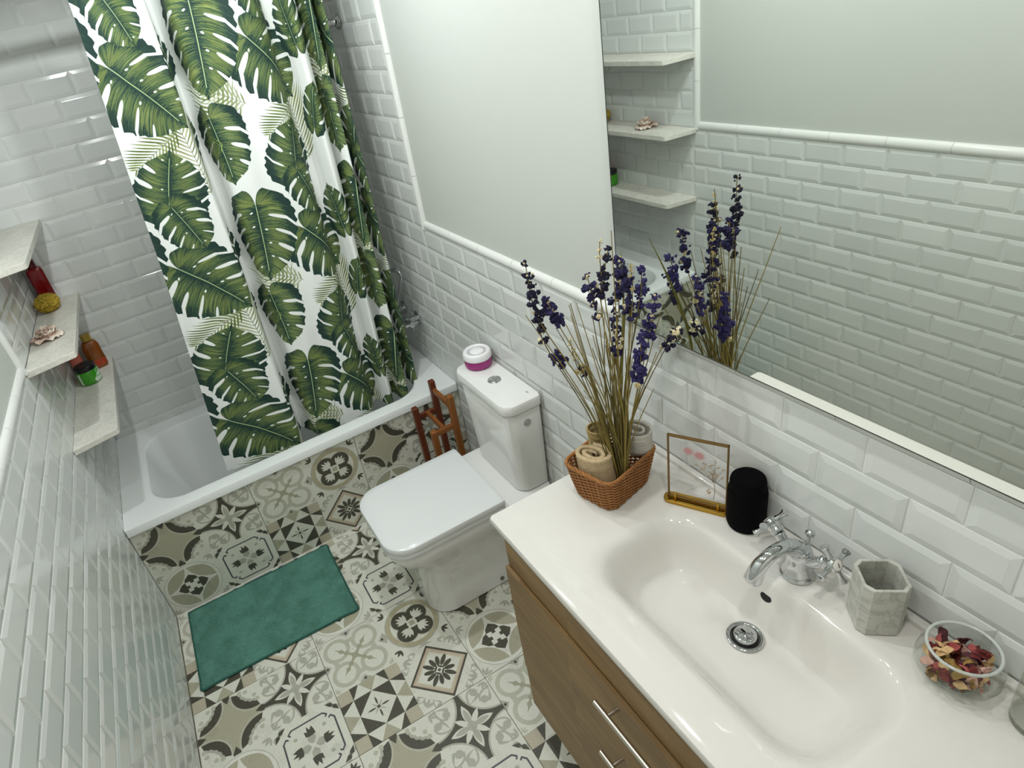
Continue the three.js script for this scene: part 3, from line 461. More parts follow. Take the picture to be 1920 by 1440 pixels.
{ // shower curtain
  const prof = [[.553, .400, -.160], [.600, .470, -.142], [.650, .545, -.150], [.700, .640, -.122], [.738, .700, -.104], [.750, .720, -.140], [.748, .724, -.215], [.770, .742, -.252], [.795, .768, -.215], [.812, .790, -.145], [.870, .850, -.126], [.930, .912, -.136], [.990, .972, -.128], [1.045, 1.025, -.136], [1.078, 1.056, -.165], [1.100, 1.080, -.212], [1.128, 1.100, -.215], [1.150, 1.115, -.160], [1.170, 1.132, -.118], [1.192, 1.150, -.140], [1.200, 1.160, -.205], [1.216, 1.175, -.205], [1.228, 1.190, -.130], [1.244, 1.212, -.112], [1.256, 1.228, -.160], [1.262, 1.234, -.215], [1.278, 1.250, -.205], [1.290, 1.262, -.142], [1.304, 1.274, -.130], [1.312, 1.280, -.170]];
  for (const q of prof) if (q[0] > 1.19) q[0] = 1.19 + (q[0] - 1.19) * .74;
  const cT = new THREE.CatmullRomCurve3(prof.map(([a, , z]) => V3(a, 0, z)), false, 'centripetal'), cB = new THREE.CatmullRomCurve3(prof.map(([, b, z]) => V3(b, 0, z)), false, 'centripetal');
  const NU = 300, NV = 70, top = 2.17, bot = 0.425, pos = [], uv = [], idx = []; let arc = 0; const arcs = [0];
  for (let i = 1; i <= NU; i++) { arc += cT.getPoint(i / NU).distanceTo(cT.getPoint((i - 1) / NU)); arcs.push(arc); }
  for (let j = 0; j <= NV; j++) for (let i = 0; i <= NU; i++) {
    const s = i / NU, v = j / NV, k = Math.pow(v, 1.15), A = cT.getPoint(s), B = cB.getPoint(s), y = top + (bot - top) * v;
    const x = A.x + (B.x - A.x) * k + (fbm(s * 9, v * 3, 21) - .5) * .012, z = A.z * (1 - k) + B.z * k + (fbm(s * 12 + 4, v * 4, 33) - .5) * .022 * (.3 + v) - .012 * v;
    pos.push(x, y + (fbm(s * 7, 5, 9) - .5) * .018 * v, z); uv.push((arcs[i] + 0.03) / REP, y / REP);
  }
  for (let j = 0; j < NV; j++) for (let i = 0; i < NU; i++) { const a = j * (NU + 1) + i, b = a + 1, c = a + NU + 1, d = c + 1; idx.push(a, c, b, b, c, d); }
  const g = new THREE.BufferGeometry(); g.setAttribute('position', new THREE.Float32BufferAttribute(pos, 3)); g.setAttribute('uv', new THREE.Float32BufferAttribute(uv, 2)); g.setIndex(idx); g.computeVertexNormals();
  const t = thing('shower_curtain', 'white shower curtain printed with green monstera and palm leaves', 'curtain');
  part('cloth', g, M.curtain, t);
  const ring = new THREE.TorusGeometry(0.024, 0.0022, 8, 28);
  for (let k = 0; k < 12; k++) { const s = (k + .5) / 12, p = cT.getPoint(s), m = part('ring', ring, M.chrome, t); m.position.set(p.x, 2.180, -.15); m.rotation.y = Math.PI / 2 + .25 * (k % 3 - 1); }
  const rt = thing('curtain_rod', 'straight chrome rod above the bath that carries the curtain', 'rod');
  part('bar', rod([0.004, 2.195, -.15], [W - .004, 2.195, -.15], .0125, 20), M.chrome, rt);
  for (const x of [0.005, W - .005]) part('flange', at(new THREE.CylinderGeometry(.026, .026, .01, 28).rotateZ(Math.PI / 2), x, 2.195, -.15), M.chrome, rt);
}
{ // shower fittings on the right wall
  const b = thing('shower_bracket', 'small round chrome wall bracket high on the tiles beside the curtain', 'bracket', [W, 1.898, -.375]);
  part('rosette', lathe([[0, .0005], [.026, .0005], [.027, .004], [.024, .010], [.014, .013], [.013, .03], [.016, .034], [.0165, .052], [.013, .056], [0, .057]], 36).rotateZ(Math.PI / 2), M.chrome, b);
  const t = thing('bath_mixer', 'chrome bath mixer with cross handles low on the tiles behind the curtain', 'tap', [W, .712, -.34]);
  part('body', rod([-.055, 0, -.085], [-.055, 0, .085], .019, 24), M.chrome, t);
  for (const z of [-.075, .075]) {
    part('wall_union', [rod([0, 0, z], [-.055, 0, z], .013, 20), rod([-.0005, 0, z], [-.008, 0, z], .031, 30)], M.chrome, t);
    const h = part('handle', rod([-.055, 0, z], [-.055, 0, z + Math.sign(z) * .055], .014, 20), M.chrome, t);
    part('handle_arm', [rod([-.055, -.032, z + Math.sign(z) * .046], [-.055, .032, z + Math.sign(z) * .046], .0065), rod([-.087, 0, z + Math.sign(z) * .046], [-.023, 0, z + Math.sign(z) * .046], .0065)], M.chrome, h);
  }
  part('spout', tube([[-.055, -.005, 0], [-.09, -.012, 0], [-.125, -.03, 0], [-.135, -.055, 0]], .012, 20, 16), M.chrome, t);
  const hs = thing('shower_hose', 'thin chrome shower hose looping up above the bath mixer', 'hose');
  part('hose', tube([[W - .055, .735, -.34], [W - .052, .80, -.32], [W - .05, .88, -.265], [W - .05, .945, -.225], [W - .055, .965, -.245], [W - .06, .95, -.30], [W - .05, 1.1, -.375], [W - .045, 1.5, -.385], [W - .047, 1.86, -.376]], .0068, 90, 10), M.chrome, hs);
}
// ------------------------------------------------------------------ toilet and what stands near it
const TZ = 0.528;
{
  const t = thing('toilet', 'white close-coupled toilet with its square lid shut', 'toilet');
  const R = (xf, xb, hw, rf, y, rb = 0.02) => rrect(xf, xb, TZ - hw, TZ + hw, [rb, rf, rf, rb], y);
  part('bowl', loft([R(.880, 1.372, .112, .085, .0005), R(.874, 1.376, .118, .085, .006), R(.876, 1.378, .117, .085, .10), R(.872, 1.380, .118, .085, .2), R(.858, 1.381, .126, .085, .255), R(.828, 1.382, .148, .085, .300), R(.796, 1.383, .168, .085, .335), R(.782, 1.384, .175, .085, .365), R(.779, 1.385, .177, .085, .392), R(.784, 1.383, .173, .082, .3985)], { first: true, last: true, crease: .75 }), M.ceramic, t);
  part('floor_fixing_cap', at(new THREE.CylinderGeometry(.008, .008, .006, 18).rotateX(Math.PI / 2), 1.15, .032, TZ + .1195), std({ color: 0x6d675c, roughness: .5 }), t);
  const seat = [];
  for (const [d, y] of [[.003, .3992], [0, .402], [0, .414], [.003, .4168]]) seat.push(R(.770 + d, 1.192 - d, .181 - d, .088, y, .012));
  part('seat', loft(seat, { first: true, last: true, crease: .6 }), M.plastic, t);
  const lid = []; for (const [d, y] of [[.005, .4176], [.001, .4205], [0, .426], [0, .436], [.0025, .4425], [.008, .446], [.03, .4475]]) lid.push(R(.768 + d, 1.194 - d * .5, .183 - d, .09 - d * .5, y, .01));
  part('lid', loft(lid, { first: true, last: true, crease: .6 }), M.plastic, t);
  for (const s of [-1, 1]) part('hinge', rod([1.199, .4052, TZ + s * .09], [1.199, .4052, TZ + s * .06], .006, 16), M.plastic, t);
  const C = (d, y, dx = 0) => rrect(1.256 + d - dx, 1.386, TZ - .172 + d, TZ + .172 - d, [.012, .045, .045, .012], y);
  part('cistern', loft([C(.022, .3995), C(.016, .405), C(.012, .48), C(.006, .62), C(.002, .735), C(.004, .7395)], { first: true, last: true, crease: .6 }), M.ceramic, t);
  const cl2 = part('cistern_lid', loft([C(.000, .742), C(-.006, .745), C(-.007, .752), C(-.007, .770), C(-.004, .777), C(.002, .780)], { first: true, last: true, crease: .6 }), M.ceramic, t);
  const btn = part('flush_button', at(lathe([[0, .0035], [.0165, .0035], [.0175, .0025], [.0178, 0], [.0208, .001], [.0212, .0025], [.0225, .0022], [.0235, 0]], 40), 1.321, .7803, TZ), M.chrome, t);
  part('button_split', box(-.0002 + 1.3208, 1.3214, .7838, .7841, TZ - .0165, TZ + .0165), M.hole, btn);
  part('side_cap', at(lathe([[0, .002], [.012, .002], [.013, 0]], 30).rotateX(Math.PI / 2), 1.328, .693, TZ + .1692), std({ color: 0xa9aaa8, roughness: .35 }), t);
  const mk = [new THREE.TorusGeometry(.0022, .0005, 6, 16).rotateX(Math.PI / 2).translate(0, 0, -.004), new THREE.TorusGeometry(.0018, .0004, 6, 16).rotateX(Math.PI / 2).translate(.0005, 0, .001), new THREE.BoxGeometry(.0008, .0004, .004).translate(.0005, 0, .005), new THREE.BoxGeometry(.003, .0004, .0008).translate(-.001, 0, -.0065)];
  part('maker_mark', mk.map((g) => g.translate(1.36, .7805, .668)), std({ color: 0x6f7275, roughness: .5 }), t);
}
{ // air freshener
  const t = thing('air_freshener', 'round air freshener with white vented top and magenta base on the cistern', 'air freshener', [1.334, .7804, .402]); t.scale.setScalar(1.1);
  part('base', lathe([[0, .0005], [.040, .0005], [.043, .003], [.0445, .01], [.0435, .028], [.042, .031]], 48), phys({ color: 0x9c2b78, roughness: .25 }), t);
  const cap = part('cap', lathe([[.042, .030], [.0455, .031], [.0465, .036], [.0455, .048], [.041, .0535], [.036, .0545], [.0345, .0535], [.033, .0505], [.022, .0495], [.0205, .0505], [.017, .052], [.009, .0535], [0, .054]], 48), phys({ color: 0xf0eff0, roughness: .3 }), t);
  for (let k = 0; k < 26; k++) { const a = k / 26 * Math.PI * 2, m = part('vent_slot', SLOT(), std({ color: 0xb3aeb2, roughness: .6 }), cap); m.position.set(Math.cos(a) * .0275, .0502, Math.sin(a) * .0275); m.rotation.y = -a; }
}
function SLOT() { return (SLOT.g ??= new THREE.BoxGeometry(.0095, .0022, .0022)); }
{ // wooden stand between toilet and bath
  const wood = (a, b) => std({ roughness: .45, map: grainTex(128, 512, (u, v) => { const k = fbm(u * 10, v * 3, 3, 4), s = fbm(u * 60, v * 5, 5, 2); const m = .55 * k + .45 * s; return [a[0] + (b[0] - a[0]) * m, a[1] + (b[1] - a[1]) * m, a[2] + (b[2] - a[2]) * m]; }) });
  const dk = wood([70, 28, 12], [122, 58, 28]), lt = wood([108, 60, 20], [158, 98, 42]);
  const t = thing('wooden_stand', 'brown wooden stand with four square posts wedged between toilet and bath', 'stand', [1.163, 0, .075]);
  const post = (x, z, h, m) => { const g = new RoundedBoxGeometry(.025, h, .025, 3, .005); part('post', at(boxUV(g, .3), x, h / 2 + .0005, z), m, t); };
  post(0, 0, .503, dk); post(.097, 0, .592, dk); post(.097, .165, .600, lt); post(0, .165, .478, lt);
  const rail = (x0, x1, y, z0, z1, m, r = .0015) => part('rail', boxUV(box(x0, x1, y - .011, y + .011, z0, z1, r, 2), .3), m, t);
  rail(.0126, .0844, .452, -.008, .008, dk); rail(.0126, .0844, .462, .157, .173, lt); rail(.089, .105, .548, .0126, .1524, lt); rail(.041, .055, .458, .0082, .1568, lt);
  rail(.0126, .0844, .14, -.008, .008, dk); rail(.0126, .0844, .14, .157, .173, lt); rail(-.008, .008, .17, .0126, .1524, dk); rail(.089, .105, .17, .0126, .1524, dk);
}
{ // bath mat
  const map = grainTex(512, 512, (u, v) => { const k = fbm(u * 120, v * 120, 2, 2), b = fbm(u * 7, v * 7, 6, 4); const s = (k - .5) * 34 + (b - .5) * 36; return [84 + s * .8, 134 + s, 120 + s]; });
  const bump = grainTex(512, 512, (u, v) => { const k = 255 * fbm(u * 150, v * 150, 7, 2); return [k, k, k]; }, false);
  const m = std({ map, bumpMap: bump, bumpScale: .0035, roughness: .95 });
  const t = thing('bath_mat', 'teal green bath mat on the patterned floor by the bath', 'mat');
  const c = [[.047, .016], [.642, .022], [.641, .419], [.044, .407]];
  const g = new RoundedBoxGeometry(1, .009, 1, 4, .004), p = g.attributes.position;
  const big = new THREE.BoxGeometry(1, .008, 1, 60, 1, 40), q = big.attributes.position;
  for (let i = 0; i < q.count; i++) { const u = q.getX(i) + .5, v = q.getZ(i) + .5, e = Math.min(u, 1 - u, v, 1 - v); const bl = (k) => (c[0][k] * (1 - u) + c[1][k] * u) * (1 - v) + (c[3][k] * (1 - u) + c[2][k] * u) * v; q.setXYZ(i, bl(0) + (fbm(u * 5, v * 5, 1) - .5) * .003, q.getY(i) > 0 ? .0095 + (fbm(u * 14, v * 9, 5) - .5) * .004 - (e < .004 ? .003 : 0) : .0006, bl(1) + (fbm(u * 6, v * 4, 3) - .5) * .004); }
  big.computeVertexNormals(); part('pile', boxUV(big, .3), m, t);
  part('hem', [tube(c.map(([x, z]) => [x, .005, z]).concat([[c[0][0], .005, c[0][1]]]).reduce((s, p2, i, arr) => { if (i) { const a = arr[i - 1]; for (let k = 1; k <= 12; k++) s.push([a[0] + (p2[0] - a[0]) * k / 12, .0052, a[2] + (p2[2] - a[2]) * k / 12]); } else s.push(p2); return s; }, []), .0042, 200, 8)], std({ color: 0x2c5a50, roughness: .95 }), t);
}
// ------------------------------------------------------------------ vanity, basin, tap, mirror
const CT = 0.868;
{
  const oak = std({ roughness: .5, map: grainTex(512, 512, (u, v) => { const w = fbm(u * 3, v * 26, 4, 4), f = fbm(u * 10, v * 150, 8, 3), s = w * .55 + f * .45; return [141 + (s - .5) * 66, 112 + (s - .5) * 58, 72 + (s - .5) * 44]; }), bumpMap: grainTex(256, 256, (u, v) => { const k = 255 * fbm(u * 8, v * 100, 8, 3); return [k, k, k]; }, false), bumpScale: .0004 });
  const t = thing('vanity_unit', 'oak coloured wall-hung vanity cabinet under the white washbasin', 'cabinet', [0, 0, 0]);
  const z0 = 1.158, z1 = 2.118, xf = .955;
  part('side_panel', boxUV(box(xf + .019, W - .001, .126, .845, z0, z0 + .018), .7), oak, t); part('side_panel', boxUV(box(xf + .019, W - .001, .126, .845, z1 - .018, z1), .7), oak, t);
  part('bottom_panel', boxUV(box(xf + .019, W - .001, .126, .142, z0 + .0185, z1 - .0185), .7), oak, t); part('back_panel', boxUV(box(W - .012, W - .001, .143, .70, z0 + .0185, z1 - .0185), .7), oak, t);
  part('top_rail', boxUV(box(xf + .009, xf + .0185, .690, .845, z0, z1, .0015, 2), .7), oak, t);
  const d1 = part('drawer', boxUV(box(xf - .002, xf + .008, .3005, .7015, z0, z1, .0015, 2), .7), oak, t);
  part('drawer', boxUV(box(xf, xf + .018, .124, .2965, z0, z1, .0015, 2), .7), oak, t);
  for (const y of [.669, .487]) { const h = part('handle', rod([xf - .031, y, 1.530], [xf - .031, y, 1.737], .0056, 16), M.steel, d1, 'brushed steel bar handle'); void h; for (const z of [1.566, 1.700]) part('handle_post', rod([xf + .001, y, z], [xf - .031, y, z], .0042, 12), M.steel, d1); }
}
{
  const t = thing('washbasin', 'white ceramic washbasin top with a rectangular sunken bowl', 'washbasin');
  const x0 = .940, x1 = W - .0012, z0 = 1.148, z1 = 2.128, o = (d, y) => rrect(x0 + d, x1 - d * .0, z0 + d, z1 - d, [.001, .010, .010, .001], y);
  const I = (a, b, c, d, r, y) => rrect(a, b, c, d, r, y);
  part('basin', loft([o(.004, .846), o(.001, .848), o(0, .852), o(0, .862), o(.002, .8665), o(.006, CT), I(1.012, 1.292, 1.365, 1.913, .085, CT), I(1.020, 1.286, 1.373, 1.906, .083, .8672), I(1.030, 1.280, 1.383, 1.898, .080, .8635), I(1.040, 1.275, 1.392, 1.890, .077, .856), I(1.054, 1.268, 1.404, 1.878, .072, .835), I(1.070, 1.260, 1.418, 1.864, .066, .805), I(1.088, 1.250, 1.436, 1.846, .058, .778), I(1.100, 1.243, 1.452, 1.830, .050, .769), I(1.125, 1.232, 1.50, 1.78, .040, .7655), I(1.190, 1.224, 1.625, 1.655, .012, .7635)], { last: true, crease: .55 }), M.basin, t);
  part('upstand', box(W - .017, x1, .866, .8795, z0, z1, .004, 3), M.basin, t);
  const dr = part('drain', at(lathe([[.0335, .0015], [.033, .0035], [.029, .004], [.0255, .002], [.0245, -.004], [.0245, -.006]], 44), 1.207, .7655, 1.636), M.chrome, t);
  part('drain_well', at(new THREE.CylinderGeometry(.0245, .0245, .001, 36), 1.207, .7652, 1.636), M.hole, dr);
  part('plug', at(lathe([[.021, .002], [.0205, .0085], [.018, .0105], [.01, .0122], [0, .0128]], 40), 1.207, .7655, 1.636), M.chrome, dr);
  part('overflow_hole', at(lathe([[0, .0004], [.0085, .0004], [.0095, 0]], 28).rotateZ(Math.PI / 2 - .35).scale(1, 1, 1.25), 1.2663, .829, 1.628), M.hole, t);
}
{ // two-handle basin tap
  const t = thing('basin_tap', 'chrome two-handle basin tap with cross grips and a curved spout', 'tap', [1.326, CT, 1.643]);
  const c = M.chrome;
  part('foot', lathe([[0, .0005], [.029, .0005], [.0305, .003], [.029, .007], [.0255, .009], [.0255, .014], [.0225, .019], [.0205, .030], [.021, .042], [.0225, .055], [.019, .066], [.010, .072], [0, .073]], 44), c, t);
  part('spout', taper([[.004, .050, 0], [-.012, .074, -.003], [-.040, .088, -.006], [-.068, .085, -.009], [-.090, .068, -.012], [-.098, .050, -.013], [-.101, .040, -.014]], [.017, .0165, .014, .0125, .0125, .0145, .0165], 40, 20), c, t);
  for (const s of [-1, 1]) {
    const up = part('valve_arm', taper([[0, .046, s * .010], [0, .055, s * .030], [0, .070, s * .044]], [.0125, .0105, .0100], 14, 18), c, t);
    const ax = V3(0, .48, s * .88).normalize(), O = V3(0, .070, s * .044), q = new THREE.Quaternion().setFromUnitVectors(V3(0, 1, 0), ax);
    const hd = lathe([[0, 0], [.011, 0], [.0135, .003], [.0135, .007], [.0115, .009], [.0125, .013], [.0145, .017], [.0145, .026], [.012, .029], [.0105, .030]], 32).applyQuaternion(q).translate(O.x, O.y, O.z);
    const h = part('grip', hd, c, t);
    part('index_plate', lathe([[0, .0315], [.0085, .031], [.0103, .0295]], 28).applyQuaternion(q).translate(O.x, O.y, O.z), phys({ color: 0xe9e6e0, roughness: .2 }), h, 'white ceramic index plate');
    part('index_mark', new THREE.BoxGeometry(.0012, .0006, .0075).translate(0, .0318, 0).applyQuaternion(q).translate(O.x, O.y, O.z), M.hole, h);
    for (let k = 0; k < 4; k++) { const a = k * Math.PI / 2 + (s > 0 ? .15 : .55), g = lathe([[.0058, .012], [.0048, .020], [.0046, .025], [.0058, .031], [.0078, .036], [.0072, .0375], [0, .0372]], 20).rotateX(Math.PI / 2).rotateY(a).translate(0, .0215, 0).applyQuaternion(q).translate(O.x, O.y, O.z); part('grip_arm', g, c, h); }
  }
  part('lift_rod', [rod([.030, .004, -.004], [.030, .075, -.004], .0022, 10), new THREE.SphereGeometry(.0085, 24, 16).translate(.030, .081, -.004)], c, t);
}
{ // mirror
  const t = thing('wall_mirror', 'large frameless mirror on the right wall above the washbasin', 'mirror');
  const x = W - .020;                                       // hangs leaning forward by half a degree
  t.position.set(x, 1.209, 0); t.rotation.z = .008; 
  part('mirror_glass', box(0, .005, 0, 1.04, 1.123, 2.45), std({ color: 0xf6faf6, metalness: 1, roughness: .015 }), t);
  part('backing', box(.0052, .0130, .016, 1.026, 1.14, 2.43), std({ color: 0x55564f, roughness: .8 }), t);
  part('edge', [box(-.0004, .0052, -.0018, 0, 1.1212, 2.45), box(-.0004, .0052, 0, 1.04, 1.1212, 1.123)], std({ color: 0x3b423d, roughness: .3 }), t, 'dark cut edge of the glass');
}
// ------------------------------------------------------------------ things on the washbasin top
const BK = { x: 1.2215, z: 1.2475, turn: 0.22 };              // wicker basket
{
  const t = thing('wicker_basket', 'honey brown wicker basket with rounded corners on the washbasin top', 'basket', [BK.x, CT, BK.z], BK.turn);
  const wick = std({ roughness: .6, map: grainTex(256, 256, (u, v) => { const k = fbm(u * 40, v * 14, 3, 3), b = fbm(u * 5, v * 5, 9, 2), s = (k - .5) * 70 + (b - .5) * 40; return [150 + s, 98 + s * .8, 46 + s * .5]; }) });
  const H = .098, hx = (y) => .069 + .017 * Math.pow(y / H, .9), hz = (y) => .052 + .015 * Math.pow(y / H, .9);
  const loopAt = (y, wob, ph, N = 168) => { const base = rrect(-hx(y), hx(y), -hz(y), hz(y), .024, y, 8, 14), n = base.length, out = []; let L = [0]; for (let i = 1; i <= n; i++) L.push(L[i - 1] + base[i % n].distanceTo(base[i - 1])); for (let k = 0; k < N; k++) { const s = k / N * L[n]; let i = 0; while (L[i + 1] < s) i++; const f = (s - L[i]) / (L[i + 1] - L[i]), p = base[i].clone().lerp(base[(i + 1) % n], f), d = V3(p.x / hx(y), 0, p.z / hz(y)); d.set(Math.sign(d.x) * Math.pow(Math.abs(d.x), 3), 0, Math.sign(d.z) * Math.pow(Math.abs(d.z), 3)).normalize(); p.addScaledVector(d, wob * Math.sin(k / N * 42 * Math.PI + ph)); out.push(p); } return out; };
  const weave = []; for (let r = 0; r < 19; r++) weave.push(tube(loopAt(.004 + r * .0048, .0026, (r % 2) * Math.PI), .0027, 168, 5, true));
  part('weave', weave, wick, t);
  const stakes = []; for (let k = 0; k < 42; k++) { const P = [.001, .03, .065, .093].map((y) => loopAt(y, 0, 0)[k * 4]); stakes.push(tube(P, .0020, 6, 5)); } part('stakes', stakes, wick, t);
  const rim = []; for (let s = 0; s < 3; s++) { const b = loopAt(.094, 0, 0, 132).map((p, i) => { const a = i / 132 * Math.PI * 2 * 22 + s * 2.094, d = V3(p.x, 0, p.z).normalize(); return p.clone().addScaledVector(d, Math.cos(a) * .0028).add(V3(0, Math.sin(a) * .0028, 0)); }); rim.push(tube(b, .0027, 264, 6, true)); } part('rim', rim, wick, t);
  part('bottom', box(-.064, .064, .001, .005, -.049, .049, .002, 2), wick, t);
}
function inBasket(x, y, z) { const c = Math.cos(BK.turn), s = Math.sin(BK.turn); return [BK.x + x * c + z * s, CT + y, BK.z - x * s + z * c]; }
function rolled(turns, R, len, thick, flat, sd) {             // a rolled cloth, its spiral ends on +-z
  const N = 150, pos = [], idx = [], uv = [], prof = []; reseed(sd);
  for (let i = 0; i <= N; i++) { const t = i / N, a = t * turns * Math.PI * 2, r = R * (.12 + .88 * Math.pow(t, .75)) + R * .035 * Math.sin(a * 2.3 + 1); prof.push([Math.cos(a) * r, Math.sin(a) * r * flat, a]); }
  const M2 = 14, row = (off, j) => prof.map(([x, y], i) => { const z = (j / M2 - .5) * len + R * .28 * (1 - i / N) * Math.sign(j / M2 - .5) * 0 + (fbm(i * .08, j * .5, sd) - .5) * .005, d = Math.hypot(x, y) || 1, n = (fbm(i * .06 + 3, j * .4, sd + 2) - .5) * .004; return [x - x / d * (off - n), y - y / d * (off - n), z]; });
  const n1 = N + 1; for (const off of [0, thick]) for (let j = 0; j <= M2; j++) row(off, j).forEach((p, i) => { pos.push(...p); uv.push(i / N * 3, j / M2); });
  const A = (l, j, i) => l * (M2 + 1) * n1 + j * n1 + i;
  for (let i = 0; i < N; i++) { for (let j = 0; j < M2; j++) { idx.push(A(0, j, i), A(0, j, i + 1), A(0, j + 1, i), A(0, j, i + 1), A(0, j + 1, i + 1), A(0, j + 1, i)); idx.push(A(1, j, i), A(1, j + 1, i), A(1, j, i + 1), A(1, j, i + 1), A(1, j + 1, i), A(1, j + 1, i + 1)); } idx.push(A(0, 0, i), A(1, 0, i), A(0, 0, i + 1), A(0, 0, i + 1), A(1, 0, i), A(1, 0, i + 1)); idx.push(A(0, M2, i), A(0, M2, i + 1), A(1, M2, i), A(0, M2, i + 1), A(1, M2, i + 1), A(1, M2, i)); }
  const g = new THREE.BufferGeometry(); g.setAttribute('position', new THREE.Float32BufferAttribute(pos, 3)); g.setAttribute('uv', new THREE.Float32BufferAttribute(uv, 2)); g.setIndex(idx); g.computeVertexNormals(); return g;
}
{
  const terry = (r, g, b, amp = 26) => std({ roughness: 1, side: THREE.DoubleSide, map: grainTex(256, 256, (u, v) => { const k = (fbm(u * 90, v * 90, 4, 2) - .5) * amp; return [r + k, g + k, b + k * .9]; }), bumpMap: grainTex(256, 256, (u, v) => { const k = 255 * fbm(u * 110, v * 110, 6, 2); return [k, k, k]; }, false), bumpScale: .002 });
  const a = solo('rolled_towel', rolled(2.3, .053, .078, .0095, .68, 41).rotateX(-Math.PI / 2), terry(186, 164, 128), 'beige towel rolled up in the front left of the wicker basket', 'towel'); a.position.set(...inBasket(-.044, .085, -.010)); a.rotation.set(0.02, -1.22, 0.10);
  const stripe = std({ roughness: 1, side: THREE.DoubleSide, map: tex(canvas(256, 256, (x) => { x.fillStyle = '#c8c3b9'; x.fillRect(0, 0, 256, 256); for (let i = 0; i < 256; i += 32) { x.fillStyle = '#aaa59b'; x.fillRect(0, i, 256, 5); x.fillStyle = '#d8d4cb'; x.fillRect(0, i + 14, 256, 3); } for (let i = 0; i < 256; i += 3) { x.fillStyle = 'rgba(120,115,105,.10)'; x.fillRect(i, 0, 1, 256); } })) });
  const b = solo('rolled_cloth', rolled(1.9, .042, .056, .004, .85, 42).rotateX(-Math.PI / 2), stripe, 'pale grey striped cloth rolled up in the right of the wicker basket', 'cloth'); b.position.set(...inBasket(.058, .116, .030)); b.rotation.set(.10, 2.5, -.10);
  const c = solo('rolled_cloth', rolled(1.5, .024, .085, .003, .8, 43).rotateX(-Math.PI / 2), stripe, 'crumpled end of a grey cloth in the middle of the basket among the stems', 'cloth'); c.position.set(...inBasket(-.002, .052, -.038)); c.rotation.set(.1, 1.2, .1);
  const straw = std({ color: 0xa08a5a, roughness: .9 }), s = thing('straw_roll', 'tan woven straw roll at the back of the wicker basket behind the stems', 'straw roll', inBasket(.012, .006, -.040), .3);
  const loops = []; for (let k = 0; k < 30; k++) loops.push(new THREE.TorusGeometry(.021 + .002 * Math.sin(k * .5), .0024, 6, 32).rotateX(Math.PI / 2).translate(.001 * Math.sin(k * 2.1), .003 + k * .0047, .001 * Math.cos(k * 1.7)));
  part('coils', loops, straw, s);
}
